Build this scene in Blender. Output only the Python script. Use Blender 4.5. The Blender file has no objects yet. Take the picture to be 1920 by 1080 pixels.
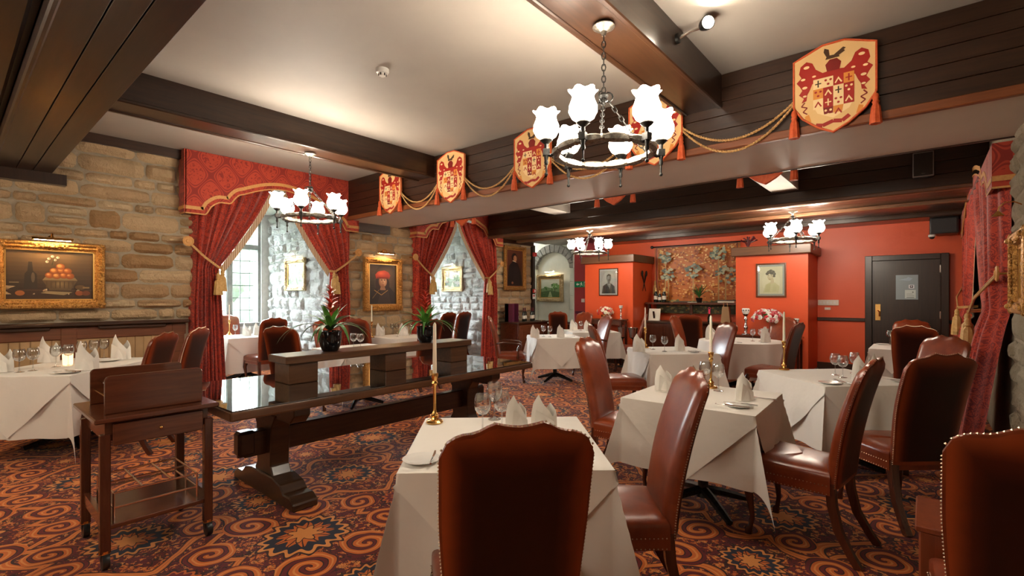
import bpy, bmesh, math, random
from mathutils import Matrix, Vector
R = math.radians
PI = math.pi
SC = bpy.context.scene
COL = SC.collection
# ---------------------------------------------------------------- camera
EYE = 1.46
YAW = math.atan2(.6484, .7613)
FPX, CX, HY = 910.0, 960.0, 556.0
cam_d = bpy.data.cameras.new('camera'); cam = bpy.data.objects.new('camera', cam_d); COL.objects.link(cam)
cam_d.sensor_width = 36; cam_d.lens = FPX / 1920 * 36; cam_d.shift_y = (HY - 540) / 1920
cam_d.clip_start = .05
cam.location = (0, 0, EYE); cam.rotation_euler = (R(90), 0, YAW)
SC.camera = cam
# ---------------------------------------------------------------- world, daylight portals, exposure
w = bpy.data.worlds.new('sky'); SC.world = w; w.use_nodes = True
bg = w.node_tree.nodes['Background']
bg.inputs[0].default_value = (.90, .95, 1.0, 1); bg.inputs[1].default_value = 52.0
def portal(name, loc, rot, sx, sz):
    l = bpy.data.lights.new(name, 'AREA'); l.shape = 'RECTANGLE'; l.size = sx; l.size_y = sz
    l.cycles.is_portal = True
    o = bpy.data.objects.new(name, l); COL.objects.link(o); o.location = loc; o.rotation_euler = rot
portal('window_daylight', (-10.62, 3.35, 1.95), (0, R(-90), 0), 2.3, 2.0)
portal('window_daylight', (-10.62, 7.02, 1.95), (0, R(-90), 0), 2.3, 2.0)
SC.view_settings.view_transform = 'Standard'; SC.view_settings.look = 'None'
SC.view_settings.gamma = 1; SC.view_settings.use_curve_mapping = False
SC.view_settings.exposure = 0.74
LAMP = 37.0      # glow of a chandelier shade
rnd = random.Random(7)
# ---------------------------------------------------------------- measuring: a pixel of the photograph to a point of the room
_c, _s = math.cos(YAW), math.sin(YAW)
def at(px, py, z):
    X = (px - CX) / FPX; zz = (HY - py) / FPX
    t = (z - EYE) / zz
    return (( _c * X - _s) * t, (_s * X + _c) * t)
def px_of(x, y):
    return CX + FPX * (_c * x + _s * y) / (-_s * x + _c * y)
# ---------------------------------------------------------------- mesh builder
class MB:
    def __init__(s): s.v = []; s.f = []; s.m = []; s.c = []
    def add(s, vs, fs, m=0, M=None, c=None):
        b = len(s.v)
        s.v += [tuple(M @ Vector(p)) for p in vs] if M is not None else [tuple(p) for p in vs]
        for f in fs: s.f.append([i + b for i in f]); s.m.append(m); s.c.append(c)
        return s
    def box(s, x0, x1, y0, y1, z0, z1, m=0, M=None):
        v = [(x0,y0,z0),(x1,y0,z0),(x1,y1,z0),(x0,y1,z0),(x0,y0,z1),(x1,y0,z1),(x1,y1,z1),(x0,y1,z1)]
        return s.add(v, [(0,3,2,1),(4,5,6,7),(0,1,5,4),(1,2,6,5),(2,3,7,6),(3,0,4,7)], m, M)
    def tube(s, pts, r, n=8, m=0, closed=False, caps=True, sq=False, M=None):
        P = [Vector(p) for p in pts]; k = len(P); rr = r if isinstance(r, (list, tuple)) else [r] * k
        vs = []; up = Vector((0, 0, 1)); prev = None
        for i in range(k):
            if closed: t = P[(i + 1) % k] - P[i - 1]
            else: t = P[min(i + 1, k - 1)] - P[max(i - 1, 0)]
            t.normalize()
            a = prev if prev is not None else (Vector((1, 0, 0)) if abs(t.z) > .9 else up)
            x = (a - t * a.dot(t))
            if x.length < 1e-5: x = Vector((1, 0, 0)).cross(t)
            x.normalize(); y = t.cross(x); prev = x
            for j in range(n):
                an = 2 * PI * (j + (.5 if sq else 0)) / n; q = rr[i] * (1.414 if sq and n == 4 else 1)
                vs.append(P[i] + x * q * math.cos(an) + y * q * math.sin(an))
        fs = []
        for i in range(k if closed else k - 1):
            for j in range(n):
                a = i * n + j; b = i * n + (j + 1) % n; i2 = (i + 1) % k
                fs.append((a, b, i2 * n + (j + 1) % n, i2 * n + j))
        if not closed and caps: fs += [tuple(range(n - 1, -1, -1)), tuple(range((k - 1) * n, k * n))]
        return s.add(vs, fs, m, M)
    def lathe(s, prof, n=16, c=(0, 0, 0), m=0, M=None, wob=None):
        vs = []; fs = []; k = len(prof)
        for i, (r, z) in enumerate(prof):
            for j in range(n):
                a = 2 * PI * j / n; q = r; zz = z
                if wob: q, zz = wob(i / (k - 1), a, r, z)
                vs.append((c[0] + q * math.cos(a), c[1] + q * math.sin(a), c[2] + zz))
        for i in range(k - 1):
            for j in range(n):
                fs.append((i*n+j, i*n+(j+1)%n, (i+1)*n+(j+1)%n, (i+1)*n+j))
        if prof[0][0] > 1e-4 and not wob: fs.append(tuple(range(n - 1, -1, -1)))
        if prof[-1][0] > 1e-4 and not wob: fs.append(tuple(range((k - 1) * n, k * n)))
        return s.add(vs, fs, m, M)
    def ball(s, c, r, n=10, m=0, sc=(1, 1, 1), M=None):
        k = max(4, n // 2 + 1); vs = []; fs = []
        for i in range(k + 1):
            p = PI * i / k
            for j in range(n):
                a = 2 * PI * j / n
                vs.append((c[0] + r*sc[0]*math.sin(p)*math.cos(a), c[1] + r*sc[1]*math.sin(p)*math.sin(a), c[2] - r*sc[2]*math.cos(p)))
        for i in range(k):
            for j in range(n): fs.append((i*n+j, i*n+(j+1)%n, (i+1)*n+(j+1)%n, (i+1)*n+j))
        return s.add(vs, fs, m, M)
    def grid(s, fn, nu, nv, m=0, M=None, wrap=False):
        vs = [fn(i / nu, j / nv) for j in range(nv + 1) for i in range(nu + (0 if wrap else 1))]
        w = nu if wrap else nu + 1; fs = []
        for j in range(nv):
            for i in range(nu): fs.append((j*w+i, j*w+(i+1)%w, (j+1)*w+(i+1)%w, (j+1)*w+i))
        return s.add(vs, fs, m, M)
    def prism(s, poly, y0, y1, m=0, M=None):          # polygon in x,z swept along y
        n = len(poly); vs = [(p[0], y0, p[1]) for p in poly] + [(p[0], y1, p[1]) for p in poly]
        fs = [tuple(range(n)), tuple(range(2*n-1, n-1, -1))] + [(i, i+n, (i+1)%n+n, (i+1)%n) for i in range(n)]
        return s.add(vs, fs, m, M)
    def poly(s, pts, y, c):                            # flat print: a coloured patch seen from -y
        return s.add([(p[0], y, p[1]) for p in pts], [tuple(range(len(pts)))], 0, None, c)
    def mesh(s, name, mats, smooth=35, bevel=0, seg=1):
        me = bpy.data.meshes.new(name); me.from_pydata(s.v, [], s.f)
        for m in (mats if isinstance(mats, (list, tuple)) else [mats]): me.materials.append(m)
        me.polygons.foreach_set('material_index', s.m)
        if any(c is not None for c in s.c):
            ca = me.color_attributes.new('Col', 'FLOAT_COLOR', 'CORNER'); i = 0
            for f, c in zip(s.f, s.c):
                for _ in f: ca.data[i].color = (*(c or (0, 0, 0)), 1); i += 1
        bm = bmesh.new(); bm.from_mesh(me)
        if not any(c is not None for c in s.c): bmesh.ops.recalc_face_normals(bm, faces=bm.faces)
        if bevel:
            es = [e for e in bm.edges if e.is_manifold and e.calc_face_angle(0) > .5]
            bmesh.ops.bevel(bm, geom=es, offset=bevel, segments=seg, profile=.6, affect='EDGES', clamp_overlap=True)
        bm.to_mesh(me); bm.free()
        if smooth:
            me.polygons.foreach_set('use_smooth', [True] * len(me.polygons)); me.set_sharp_from_angle(angle=R(smooth))
        return me
    def build(s, name, mats, parent=None, loc=(0, 0, 0), rot=(0, 0, 0), **k):
        return link(name, s.mesh(name, mats, **k), parent, loc, rot)
def link(name, me, parent=None, loc=(0, 0, 0), rot=(0, 0, 0), scale=None):
    o = bpy.data.objects.new(name, me); COL.objects.link(o); o.parent = parent
    o.location = loc; o.rotation_euler = rot
    if scale: o.scale = scale
    return o
def tag(o, label=None, cat=None, group=None, kind=None):
    if label: o['label'] = label
    if cat: o['category'] = cat
    if group: o['group'] = group
    if kind: o['kind'] = kind
    return o
def thing(name, label, cat, loc=(0, 0, 0), rz=0, group=None):
    o = bpy.data.objects.new(name, None); COL.objects.link(o); o.empty_display_size = .1
    o.location = loc; o.rotation_euler = (0, 0, rz)
    return tag(o, label, cat, group)
def struct(o): o['kind'] = 'structure'; return o
# a kit is a list of parts (name, mesh, children, kind); copies share the meshes
def put(kit, name, label, cat, loc, rz=0, group=None, scale=None):
    t = thing(name, label, cat, loc, rz, group)
    if scale: t.scale = (scale,) * 3 if not isinstance(scale, tuple) else scale
    def go(parts, par):
        for p in parts:
            o = link(p[0], p[1], par)
            if len(p) > 3 and p[3]: o['kind'] = p[3]
            if len(p) > 4 and p[4]: o.matrix_local = p[4]
            go(p[2] if len(p) > 2 and p[2] else [], o)
    go(kit, t)
    return t
def hx(h):
    h = h.lstrip('#'); o = []
    for i in (0, 2, 4):
        c = int(h[i:i+2], 16) / 255; o.append(c / 12.92 if c <= .04045 else ((c + .055) / 1.055) ** 2.4)
    return tuple(o)
# ---------------------------------------------------------------- materials
class V:                                              # a value in a shader, with plain arithmetic
    def __init__(s, nt, o): s.nt = nt; s.o = o
    def op(s, kind, *a):
        n = s.nt.nodes.new('ShaderNodeMath'); n.operation = kind
        for i, q in enumerate((s,) + a):
            if isinstance(q, V): s.nt.links.new(q.o, n.inputs[i])
            else: n.inputs[i].default_value = q
        return V(s.nt, n.outputs[0])
    def __add__(s, b): return s.op('ADD', b)
    __radd__ = __add__
    def __sub__(s, b): return s.op('SUBTRACT', b)
    def __rsub__(s, b): return (s * -1) + b
    def __mul__(s, b): return s.op('MULTIPLY', b)
    __rmul__ = __mul__
    def __truediv__(s, b): return s.op('DIVIDE', b)
    def __lt__(s, b): return s.op('LESS_THAN', b)
    def __gt__(s, b): return s.op('GREATER_THAN', b)
    def abs(s): return s.op('ABSOLUTE')
    def frac(s): return s.op('FRACT')
    def sin(s): return s.op('SINE')
    def cos(s): return s.op('COSINE')
    def sqrt(s): return s.op('SQRT')
    def max(s, b): return s.op('MAXIMUM', b)
    def min(s, b): return s.op('MINIMUM', b)
    def pp(s, b): return s.op('PINGPONG', b)
    def atan2(s, b): return s.op('ARCTAN2', b)
def mix(nt, f, a, b):
    n = nt.nodes.new('ShaderNodeMix'); n.data_type = 'RGBA'
    for q, k in ((f, 0), (a, 6), (b, 7)):
        if isinstance(q, V): nt.links.new(q.o, n.inputs[k])
        elif isinstance(q, bpy.types.NodeSocket): nt.links.new(q, n.inputs[k])
        elif k == 0: n.inputs[0].default_value = q
        else: n.inputs[k].default_value = (*q, 1)
    return n.outputs[2]
def base(name, col=(.5, .5, .5), rough=.5, metal=0, **k):
    m = bpy.data.materials.new(name); m.use_nodes = True; b = m.node_tree.nodes['Principled BSDF']
    b.inputs['Base Color'].default_value = (*col, 1); b.inputs['Roughness'].default_value = rough; b.inputs['Metallic'].default_value = metal
    for q, v in k.items(): b.inputs[q.replace('_', ' ')].default_value = v
    return m, m.node_tree, b
def coords(nt, kind='Object', scale=(1, 1, 1)):
    t = nt.nodes.new('ShaderNodeTexCoord'); mp = nt.nodes.new('ShaderNodeMapping'); mp.inputs[3].default_value = scale
    nt.links.new(t.outputs[kind], mp.inputs[0]); return mp.outputs[0]
def noise(nt, vec, scale, detail=3, rough=.55, dist=0):
    n = nt.nodes.new('ShaderNodeTexNoise'); n.inputs['Scale'].default_value = scale; n.inputs['Detail'].default_value = detail
    n.inputs['Roughness'].default_value = rough; n.inputs['Distortion'].default_value = dist
    nt.links.new(vec, n.inputs['Vector']); return V(nt, n.outputs[0])
def bump(nt, b, h, strength=.3, dist=.01):
    n = nt.nodes.new('ShaderNodeBump'); n.inputs['Strength'].default_value = strength; n.inputs['Distance'].default_value = dist
    nt.links.new(h.o if isinstance(h, V) else h, n.inputs['Height']); nt.links.new(n.outputs[0], b.inputs['Normal'])
def sep(nt, vec):
    n = nt.nodes.new('ShaderNodeSeparateXYZ'); nt.links.new(vec, n.inputs[0]); return [V(nt, q) for q in n.outputs]
def ramp(nt, f, stops):
    n = nt.nodes.new('ShaderNodeValToRGB'); nt.links.new(f.o if isinstance(f, V) else f, n.inputs[0]); e = n.color_ramp.elements
    while len(e) < len(stops): e.new(.5)
    for q, (p, c) in zip(e, stops): q.position = p; q.color = (*c, 1)
    return n.outputs[0]
def wood(name, c0, c1, rough=.35, axis='x', coat=.2, bs=.05):
    m, nt, b = base(name, c0, rough); b.inputs['Coat Weight'].default_value = coat; b.inputs['Coat Roughness'].default_value = .15
    sc = {'x': (1, 14, 14), 'y': (14, 1, 14), 'z': (14, 14, 1)}[axis]
    v = coords(nt, 'Object', sc); f = noise(nt, v, 2.2, 5, .6, .6)
    nt.links.new(ramp(nt, f, [(.3, c0), (.7, c1)]), b.inputs['Base Color']); bump(nt, b, f, bs, .004)
    return m
def mottled(name, c0, c1, scale=6, rough=.6, bs=0, bscale=60, **k):
    m, nt, b = base(name, c0, rough, **k); v = coords(nt); f = noise(nt, v, scale, 4)
    nt.links.new(ramp(nt, f, [(.35, c0), (.65, c1)]), b.inputs['Base Color'])
    if bs: bump(nt, b, noise(nt, v, bscale, 3), bs, .004)
    return m
M = {}
M['plaster'] = mottled('ceiling plaster', (.36, .325, .285), (.40, .36, .31), 1.3, .62, .1, 30)
M['soffit'] = mottled('pale beam plaster', (.60, .545, .48), (.65, .59, .52), 1.3, .6, .1, 30)
M['cream'] = mottled('cream wall paint', (.42, .36, .26), (.46, .40, .29), 2, .6)
M['dark'] = wood('dark stained timber', (.019, .0072, .0030), (.044, .0175, .0075), .32, 'x')
M['dark_y'] = wood('dark stained cross timber', (.021, .0080, .0035), (.048, .0195, .0080), .32, 'y')
M['dark_z'] = wood('dark upright timber', (.016, .0075, .0045), (.034, .015, .008), .3, 'z')
M['brown'] = wood('brown beam', (.10, .042, .018), (.17, .075, .032), .4, 'x')
M['trim'] = wood('reddish trim timber', (.16, .045, .014), (.24, .075, .024), .35, 'x')
M['mahog'] = wood('mahogany', (.070, .018, .008), (.125, .034, .014), .22, 'y', .5)
M['mahog_z'] = wood('mahogany upright', (.048, .012, .006), (.085, .022, .010), .22, 'z', .5)
M['oak'] = wood('old oak', (.028, .012, .006), (.060, .028, .013), .3, 'y', .3)
M['table_oak'] = wood('brown oak', (.060, .024, .010), (.12, .052, .021), .32, 'y', .3)
M['rail'] = wood('panelling rail', (.11, .034, .013), (.17, .056, .022), .35, 'y')
M['plinth'] = wood('red brown timber', (.17, .035, .012), (.24, .055, .018), .35, 'z')
M['bead'] = mottled('tan boarding', (.36, .22, .10), (.42, .27, .13), 3, .5)
M['iron'] = mottled('black iron', (.02, .02, .019), (.05, .048, .044), 40, .4, .2, 90, metal=.8)
M['bronze'] = mottled('chandelier metal', (.13, .115, .095), (.30, .27, .22), 60, .35, .4, 120, metal=.85)
M['brass'] = base('brass', (.72, .42, .14), .22, 1)[0]
M['steel'] = base('polished steel', (.72, .72, .72), .18, 1)[0]
M['chrome'] = base('copper wire', (.75, .55, .42), .25, 1)[0]
M['black'] = base('black plastic', (.012, .012, .013), .35)[0]
M['grille'] = mottled('speaker grille', (.015, .015, .016), (.03, .03, .03), 200, .6)
M['white'] = base('white enamel', (.75, .74, .70), .35)[0]
M['china'] = base('white china', (.80, .79, .75), .12)[0]
M['candle'] = base('ivory candle', (.80, .74, .60), .45, Subsurface_Weight=.2)[0]
M['red_plastic'] = base('red enamel', (.55, .02, .02), .4)[0]
M['green_sign'] = base('sign green', (.0, .22, .10), .4)[0]
M['pot'] = base('black glazed pot', (.006, .006, .007), .08)[0]
M['soil'] = mottled('potting soil', (.02, .012, .008), (.05, .03, .02), 60, .95)
M['leaf'] = mottled('green leaf', (.07, .24, .03), (.15, .40, .06), 9, .35)
M['leaf_dark'] = mottled('dark leaf', (.03, .11, .025), (.07, .20, .045), 9, .35)
M['bract'] = mottled('red bract', (.45, .03, .015), (.62, .07, .03), 9, .35)
M['bottle'] = base('dark bottle glass', (.006, .010, .006), .05)[0]
M['foil'] = base('gold foil', (.6, .42, .18), .35, 1)[0]
M['foil_dark'] = base('dark foil', (.10, .01, .015), .35)[0]
M['paper'] = base('paper', (.72, .68, .58), .7)[0]
M['blotter'] = base('dark folder', (.03, .028, .027), .5)[0]
M['grass'] = mottled('lawn', (.045, .075, .03), (.07, .11, .045), 3, .9)
M['hedge'] = mottled('shrub foliage', (.016, .026, .014), (.040, .058, .032), 12, .8, .6, 20)
M['crimson'] = base('crimson paint', (.36, .045, .055), .5)[0]
M['crimson_d'] = base('plum dado rail', (.12, .02, .05), .4)[0]
M['orange'] = mottled('orange red wall paint', (.66, .082, .019), (.70, .092, .022), 1.5, .42, .08, 60)
M['whitewall'] = mottled('pale green white wall', (.60, .66, .60), (.68, .73, .67), 4, .7, .3, 14)
M['arch'] = mottled('grey arch stone', (.20, .21, .20), (.30, .31, .29), 14, .8, .5, 40)
M['mullion'] = mottled('grey window stone', (.26, .28, .27), (.36, .38, .36), 8, .8, .4, 40)
M['lead'] = base('lead came', (.10, .11, .11), .5, .5)[0]
M['mortar'] = mottled('lime mortar', (.30, .25, .175), (.38, .31, .22), 14, .95, .7, 50)
M['mortar_w'] = mottled('pale mortar', (.60, .61, .59), (.70, .70, .68), 14, .95, .7, 50)
def stone(name, ramp_, bs=1.0, bd=.03):
    m, nt, b = base(name, (.4, .3, .2), .88); v = nt.nodes.new('ShaderNodeNewGeometry').outputs['Position']; oi = nt.nodes.new('ShaderNodeObjectInfo')
    c = ramp(nt, oi.outputs['Random'], ramp_); f = noise(nt, v, 7, 6, .65)
    nt.links.new(mix(nt, f * .45, c, tuple(q * .55 for q in ramp_[0][1])), b.inputs['Base Color'])
    g = noise(nt, v, 22, 5, .7); bump(nt, b, g * 1.3 + f, bs, bd); return m
M['stone'] = stone('warm sandstone', [(0, (.54, .37, .20)), (.25, (.66, .48, .28)), (.5, (.60, .43, .25)), (.7, (.40, .22, .09)), (.85, (.68, .52, .32)), (1, (.46, .32, .18))])
M['stone_w'] = stone('whitewashed stone', [(0, (.72, .73, .71)), (.5, (.82, .83, .81)), (1, (.78, .78, .75))], 1.0, .06)
M['stone_g'] = stone('grey sandstone', [(0, (.30, .25, .17)), (.5, (.40, .33, .23)), (1, (.34, .29, .20))])
def fabric(name, c0, c1, kind):
    m, nt, b = base(name, c0, .75, Sheen_Weight=.25); v = coords(nt); x, y, z = sep(nt, v)
    if kind == 'ogee':
        u = (y + x) * 2.6; q = z * 2.1
        lat = ((u * 2 * PI).cos() + (q * 2 * PI).cos()).abs()
        line = (lat < .16).max(((lat - .42).abs() < .10))
        a = (u.pp(.5) - .25) ; d = (q.pp(.5) - .25)
        fl = noise(nt, coords(nt, 'Object', (1, 9, 9)), 1.6, 2, .5, 2.5)
        f = line.max((fl > .56) * (lat > .8))
    else:
        fl = noise(nt, coords(nt, 'Object', (2, 9, 7)), 1.5, 2, .5, 2.6)
        f = ((fl - .5).abs() < .045).max(fl > .62)
    nt.links.new(mix(nt, f, c0, c1), b.inputs['Base Color']); bump(nt, b, noise(nt, v, 150, 2), .1, .002)
    return m
M['damask'] = fabric('red damask drape', (.48, .042, .012), (.22, .010, .005), 'scroll')
M['pelmet'] = fabric('red damask pelmet', (.42, .038, .012), (.24, .012, .005), 'ogee')
M['braid'] = mottled('gold braid', (.52, .24, .065), (.62, .32, .10), 60, .6, .3, 120)
m_, nt_, b_ = base('tan fringe', (.5, .35, .2), .8); x_, y_, z_ = sep(nt_, coords(nt_)); nt_.links.new(mix(nt_, (y_ * 42).frac() > .45, (.66, .52, .36), (.26, .13, .055)), b_.inputs['Base Color'])
M['fringe'] = m_
M['rope'] = mottled('gold twisted cord', (.42, .22, .07), (.60, .36, .14), 70, .6, .6, 90)
M['tassel'] = mottled('orange tassel', (.55, .075, .015), (.66, .12, .03), 40, .6, .5, 120)
M['gold_tassel'] = mottled('gold tassel', (.42, .24, .07), (.55, .34, .12), 40, .6, .5, 120)
def gilt(name, c0, c1):
    m, nt, b = base(name, c0, .33, .9); v = coords(nt); f = noise(nt, v, 45, 4, .6, 1.5)
    nt.links.new(ramp(nt, f, [(.35, c0), (.62, c1)]), b.inputs['Base Color']); bump(nt, b, f, .9, .02); return m
M['gilt'] = gilt('gilded frame', (.26, .11, .025), (.74, .42, .13))
M['gilt_p'] = gilt('pale gilded frame', (.28, .20, .10), (.62, .50, .30))
M['gilt_s'] = base('gilt sight edge', (.72, .42, .13), .3, .9)[0]
def leather():
    m, nt, b = base('oxblood leather', (.16, .03, .01), .34, Specular_IOR_Level=.4); v = coords(nt); f = noise(nt, v, 5, 4, .6)
    nt.links.new(ramp(nt, f, [(.3, (.125, .016, .0035)), (.7, (.27, .048, .010))]), b.inputs['Base Color'])
    b.inputs['Coat Weight'].default_value = .45; b.inputs['Coat Roughness'].default_value = .22; b.inputs['Coat IOR'].default_value = 1.6
    bump(nt, b, noise(nt, v, 160, 3), .12, .002); return m
M['leather'] = leather()
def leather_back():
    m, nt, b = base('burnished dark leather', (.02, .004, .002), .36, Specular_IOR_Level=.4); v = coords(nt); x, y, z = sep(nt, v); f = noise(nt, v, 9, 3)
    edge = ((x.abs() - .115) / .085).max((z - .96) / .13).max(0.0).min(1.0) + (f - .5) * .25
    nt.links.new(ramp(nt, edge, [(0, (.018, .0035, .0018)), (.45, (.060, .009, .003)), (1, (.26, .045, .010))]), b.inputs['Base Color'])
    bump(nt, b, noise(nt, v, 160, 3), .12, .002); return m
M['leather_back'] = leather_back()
M['nail'] = base('antique nail', (.55, .42, .30), .3, 1)[0]
def linen(name, c):
    m, nt, b = base(name, c, .8, Sheen_Weight=.15); v = coords(nt); x, y, z = sep(nt, v)
    cr = ((x * 4.2 + .5).pp(.5) < .012).max((y * 4.2 + .5).pp(.5) < .012)
    bump(nt, b, noise(nt, v, 7, 3, .5) + cr * .12, .22, .03); return m
M['linen'] = linen('white table linen', (.74, .70, .64))
M['linen2'] = linen('white slip cloth linen', (.77, .735, .67))
M['napkin'] = linen('white napkin linen', (.80, .77, .71))
def glass(name, tint=(1, 1, 1), ior=1.45):
    m = bpy.data.materials.new(name); m.use_nodes = True; nt = m.node_tree; nt.nodes.clear()
    o = nt.nodes.new('ShaderNodeOutputMaterial'); mx = nt.nodes.new('ShaderNodeMixShader'); fr = nt.nodes.new('ShaderNodeLayerWeight'); pw = nt.nodes.new('ShaderNodeMath')
    t = nt.nodes.new('ShaderNodeBsdfTransparent'); g = nt.nodes.new('ShaderNodeBsdfGlossy')
    t.inputs[0].default_value = (*tint, 1); g.inputs['Roughness'].default_value = .03; fr.inputs[0].default_value = .5; pw.operation = 'MULTIPLY_ADD'; pw.inputs[1].default_value = ior - 1; pw.inputs[2].default_value = .10
    p2 = nt.nodes.new('ShaderNodeMath'); p2.operation = 'POWER'; p2.inputs[1].default_value = 1.6; nt.links.new(fr.outputs['Facing'], p2.inputs[0]); nt.links.new(p2.outputs[0], pw.inputs[0])
    nt.links.new(pw.outputs[0], mx.inputs[0]); nt.links.new(t.outputs[0], mx.inputs[1]); nt.links.new(g.outputs[0], mx.inputs[2])
    nt.links.new(mx.outputs[0], o.inputs[0]); return m
M['glass'] = glass('wine glass crystal', (.95, .96, .96), 1.85)
M['pane'] = glass('window glass', (.93, .96, .96), 1.4)
m_, nt_, b_ = base('table glass top', (.012, .011, .010), .03); b_.inputs['Coat Weight'].default_value = 1; b_.inputs['Coat Roughness'].default_value = .02; b_.inputs['Coat IOR'].default_value = 2.0
M['table_glass'] = m_
def glow(name, col, s):
    m, nt, b = base(name, (.8, .8, .78), .4); b.inputs['Emission Color'].default_value = (*col, 1); b.inputs['Emission Strength'].default_value = s; return m
M['shade'] = glow('lit opal glass', (1, .87, .71), LAMP)
M['lamp'] = glow('lit lamp strip', (1, .72, .42), 130)
M['bulb'] = glow('spotlight bulb', (1, .86, .66), 160)
M['flame'] = glow('tealight glow', (1, .55, .25), 1.2)
def art_mat():
    m, nt, b = base('painted picture', (.5, .5, .5), .45); a = nt.nodes.new('ShaderNodeAttribute'); a.attribute_name = 'Col'
    nt.links.new(a.outputs['Color'], b.inputs['Base Color']); return m
M['art'] = art_mat()
def carpet():
    m, nt, b = base('patterned carpet', (.1, .01, .01), .95, Sheen_Weight=.08)
    v = coords(nt); x, y, z = sep(nt, v)
    n1 = noise(nt, v, 3.0, 2); n2 = noise(nt, coords(nt, 'Object', (1.13, .91, 1)), 3.3, 2)
    S = 1.45
    u = x / S + (n1 - .5) * .07; q = y / S + (n2 - .5) * .07
    a = u.pp(.5); d = q.pp(.5)
    field = mix(nt, n1, (.085, .003, .0045), (.165, .007, .010))
    gold = mix(nt, n2, (.50, .090, .008), (.62, .165, .022))
    pale = (.66, .25, .060); line = (.026, .0025, .003); navy = (.010, .012, .028)
    # leaf sprigs filling the ground
    vo = nt.nodes.new('ShaderNodeTexVoronoi'); vo.inputs['Scale'].default_value = 15
    nt.links.new(coords(nt, 'Object', (1.2, .8, 1)), vo.inputs['Vector']); vd = V(nt, vo.outputs['Distance'])
    lf = noise(nt, coords(nt, 'Object', (1, 1, 1)), 21, 2, .5, 1.3)
    c = mix(nt, lf > .50, field, line); c = mix(nt, (lf > .515) * (vd < .60), c, gold); c = mix(nt, (lf > .60), c, pale); fine = noise(nt, coords(nt, 'Object', (1, 1, 1)), 55, 1, .5, .8); c = mix(nt, ((fine - .5).abs() < .03), c, line)
    def band(c, dist, w0):
        c = mix(nt, dist < w0 * 1.45, c, line); c = mix(nt, dist < w0, c, gold); return mix(nt, (dist - w0 * .45).abs() < w0 * .16, c, pale)
    c = band(c, (d - ((a * 4 * PI).sin() * .10 + .25)).abs(), .020)
    c = band(c, (a - ((d * 4 * PI + 1.2).sin() * -.09 + .23)).abs(), .018)
    def spiral(c, cx, cy, Rr, k, ch, ph):
        dx = a - cx; dy = d - cy; r = (dx * dx + dy * dy).sqrt(); th = dy.atan2(dx) * (ch / (2 * PI))
        s = (r * k + th + ph).frac(); tri = (s - .5).abs() * 2
        inside = r < Rr
        c = mix(nt, inside, c, field); c = mix(nt, inside * (tri < .74), c, line); c = mix(nt, inside * (tri < .56), c, gold)
        return mix(nt, inside * (tri < .14), c, pale)
    c = spiral(c, .25, .12, .105, 19, 1, .2)
    c = spiral(c, .12, .33, .095, 20, -1, .6)
    c = spiral(c, .40, .27, .085, 22, 1, .1)
    def petals(cx, cy, n, r0, am):
        dx = a - cx; dy = d - cy; r = (dx * dx + dy * dy).sqrt(); th = dy.atan2(dx)
        return r, r - ((th * n).cos() * am + 1) * r0, th
    for cx, cy, k in ((0, 0, 1.0), (.5, .5, .82), (.5, 0, .62), (0, .5, .55)):
        r, f1, th = petals(cx, cy, 16, .165 * k, .09); _, f2, _ = petals(cx, cy, 12, .098 * k, .16); _, f3, _ = petals(cx, cy, 8, .06 * k, .25)
        c = mix(nt, f1 < .012, c, line); c = mix(nt, f1 < 0, c, gold if k < .6 else pale); c = mix(nt, f1 < -.022 * k, c, navy if k > .6 else field)
        c = mix(nt, f2 < 0, c, gold); c = mix(nt, ((th * 12).cos() > .93) * (f2 < 0), c, line)
        c = mix(nt, f3 < .008, c, line); c = mix(nt, f3 < 0, c, pale)
    nt.links.new(c, b.inputs['Base Color']); bump(nt, b, noise(nt, v, 260, 2), .35, .004)
    return m
M['carpet'] = carpet()
# ================================================================ the room
CEIL = 3.40; WL = -7.6; WR = .56
def sbox(name, mat, *b, **k):
    return struct(MB().box(*b).build(name, mat, smooth=0, **k))
sbox('floor', M['carpet'], -11, 2.9, -3.2, 11.3, -.1, 0)
sbox('ceiling', M['plaster'], -11, 2.9, -3.2, 11.3, CEIL, CEIL + .12)
# left wall: thick masonry with two deep window alcoves
YA = [(2.28, 4.45), (5.95, 8.10)]
wl = MB(); wl.box(-10.85, WL, -3.2, YA[0][0], 0, CEIL).box(-10.85, WL, YA[0][1], YA[1][0], 0, CEIL).box(-10.85, WL, YA[1][1], 9.65, 0, CEIL)
wall_left = struct(wl.build('wall_left', M['mortar'], smooth=0))
wall_alcove = []
for y0, y1 in YA:
    a = MB().box(-10.45, WL, y0, y1, 3.15, CEIL)
    a.box(-10.85, -10.45, y0, y0 + .17, 0, CEIL).box(-10.85, -10.45, y1 - .17, y1, 0, CEIL)
    a.box(-10.85, -10.45, y0 + .17, y1 - .17, 0, .92).box(-10.85, -10.45, y0 + .17, y1 - .17, 3.0, CEIL)
    a.box(-10.45, WL - .02, y0, y0 + .012, 0, 3.15).box(-10.45, WL - .02, y1 - .012, y1, 0, 3.15)
    wall_alcove.append(struct(a.build('wall_alcove', M['mortar_w'], smooth=0)))
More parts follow.
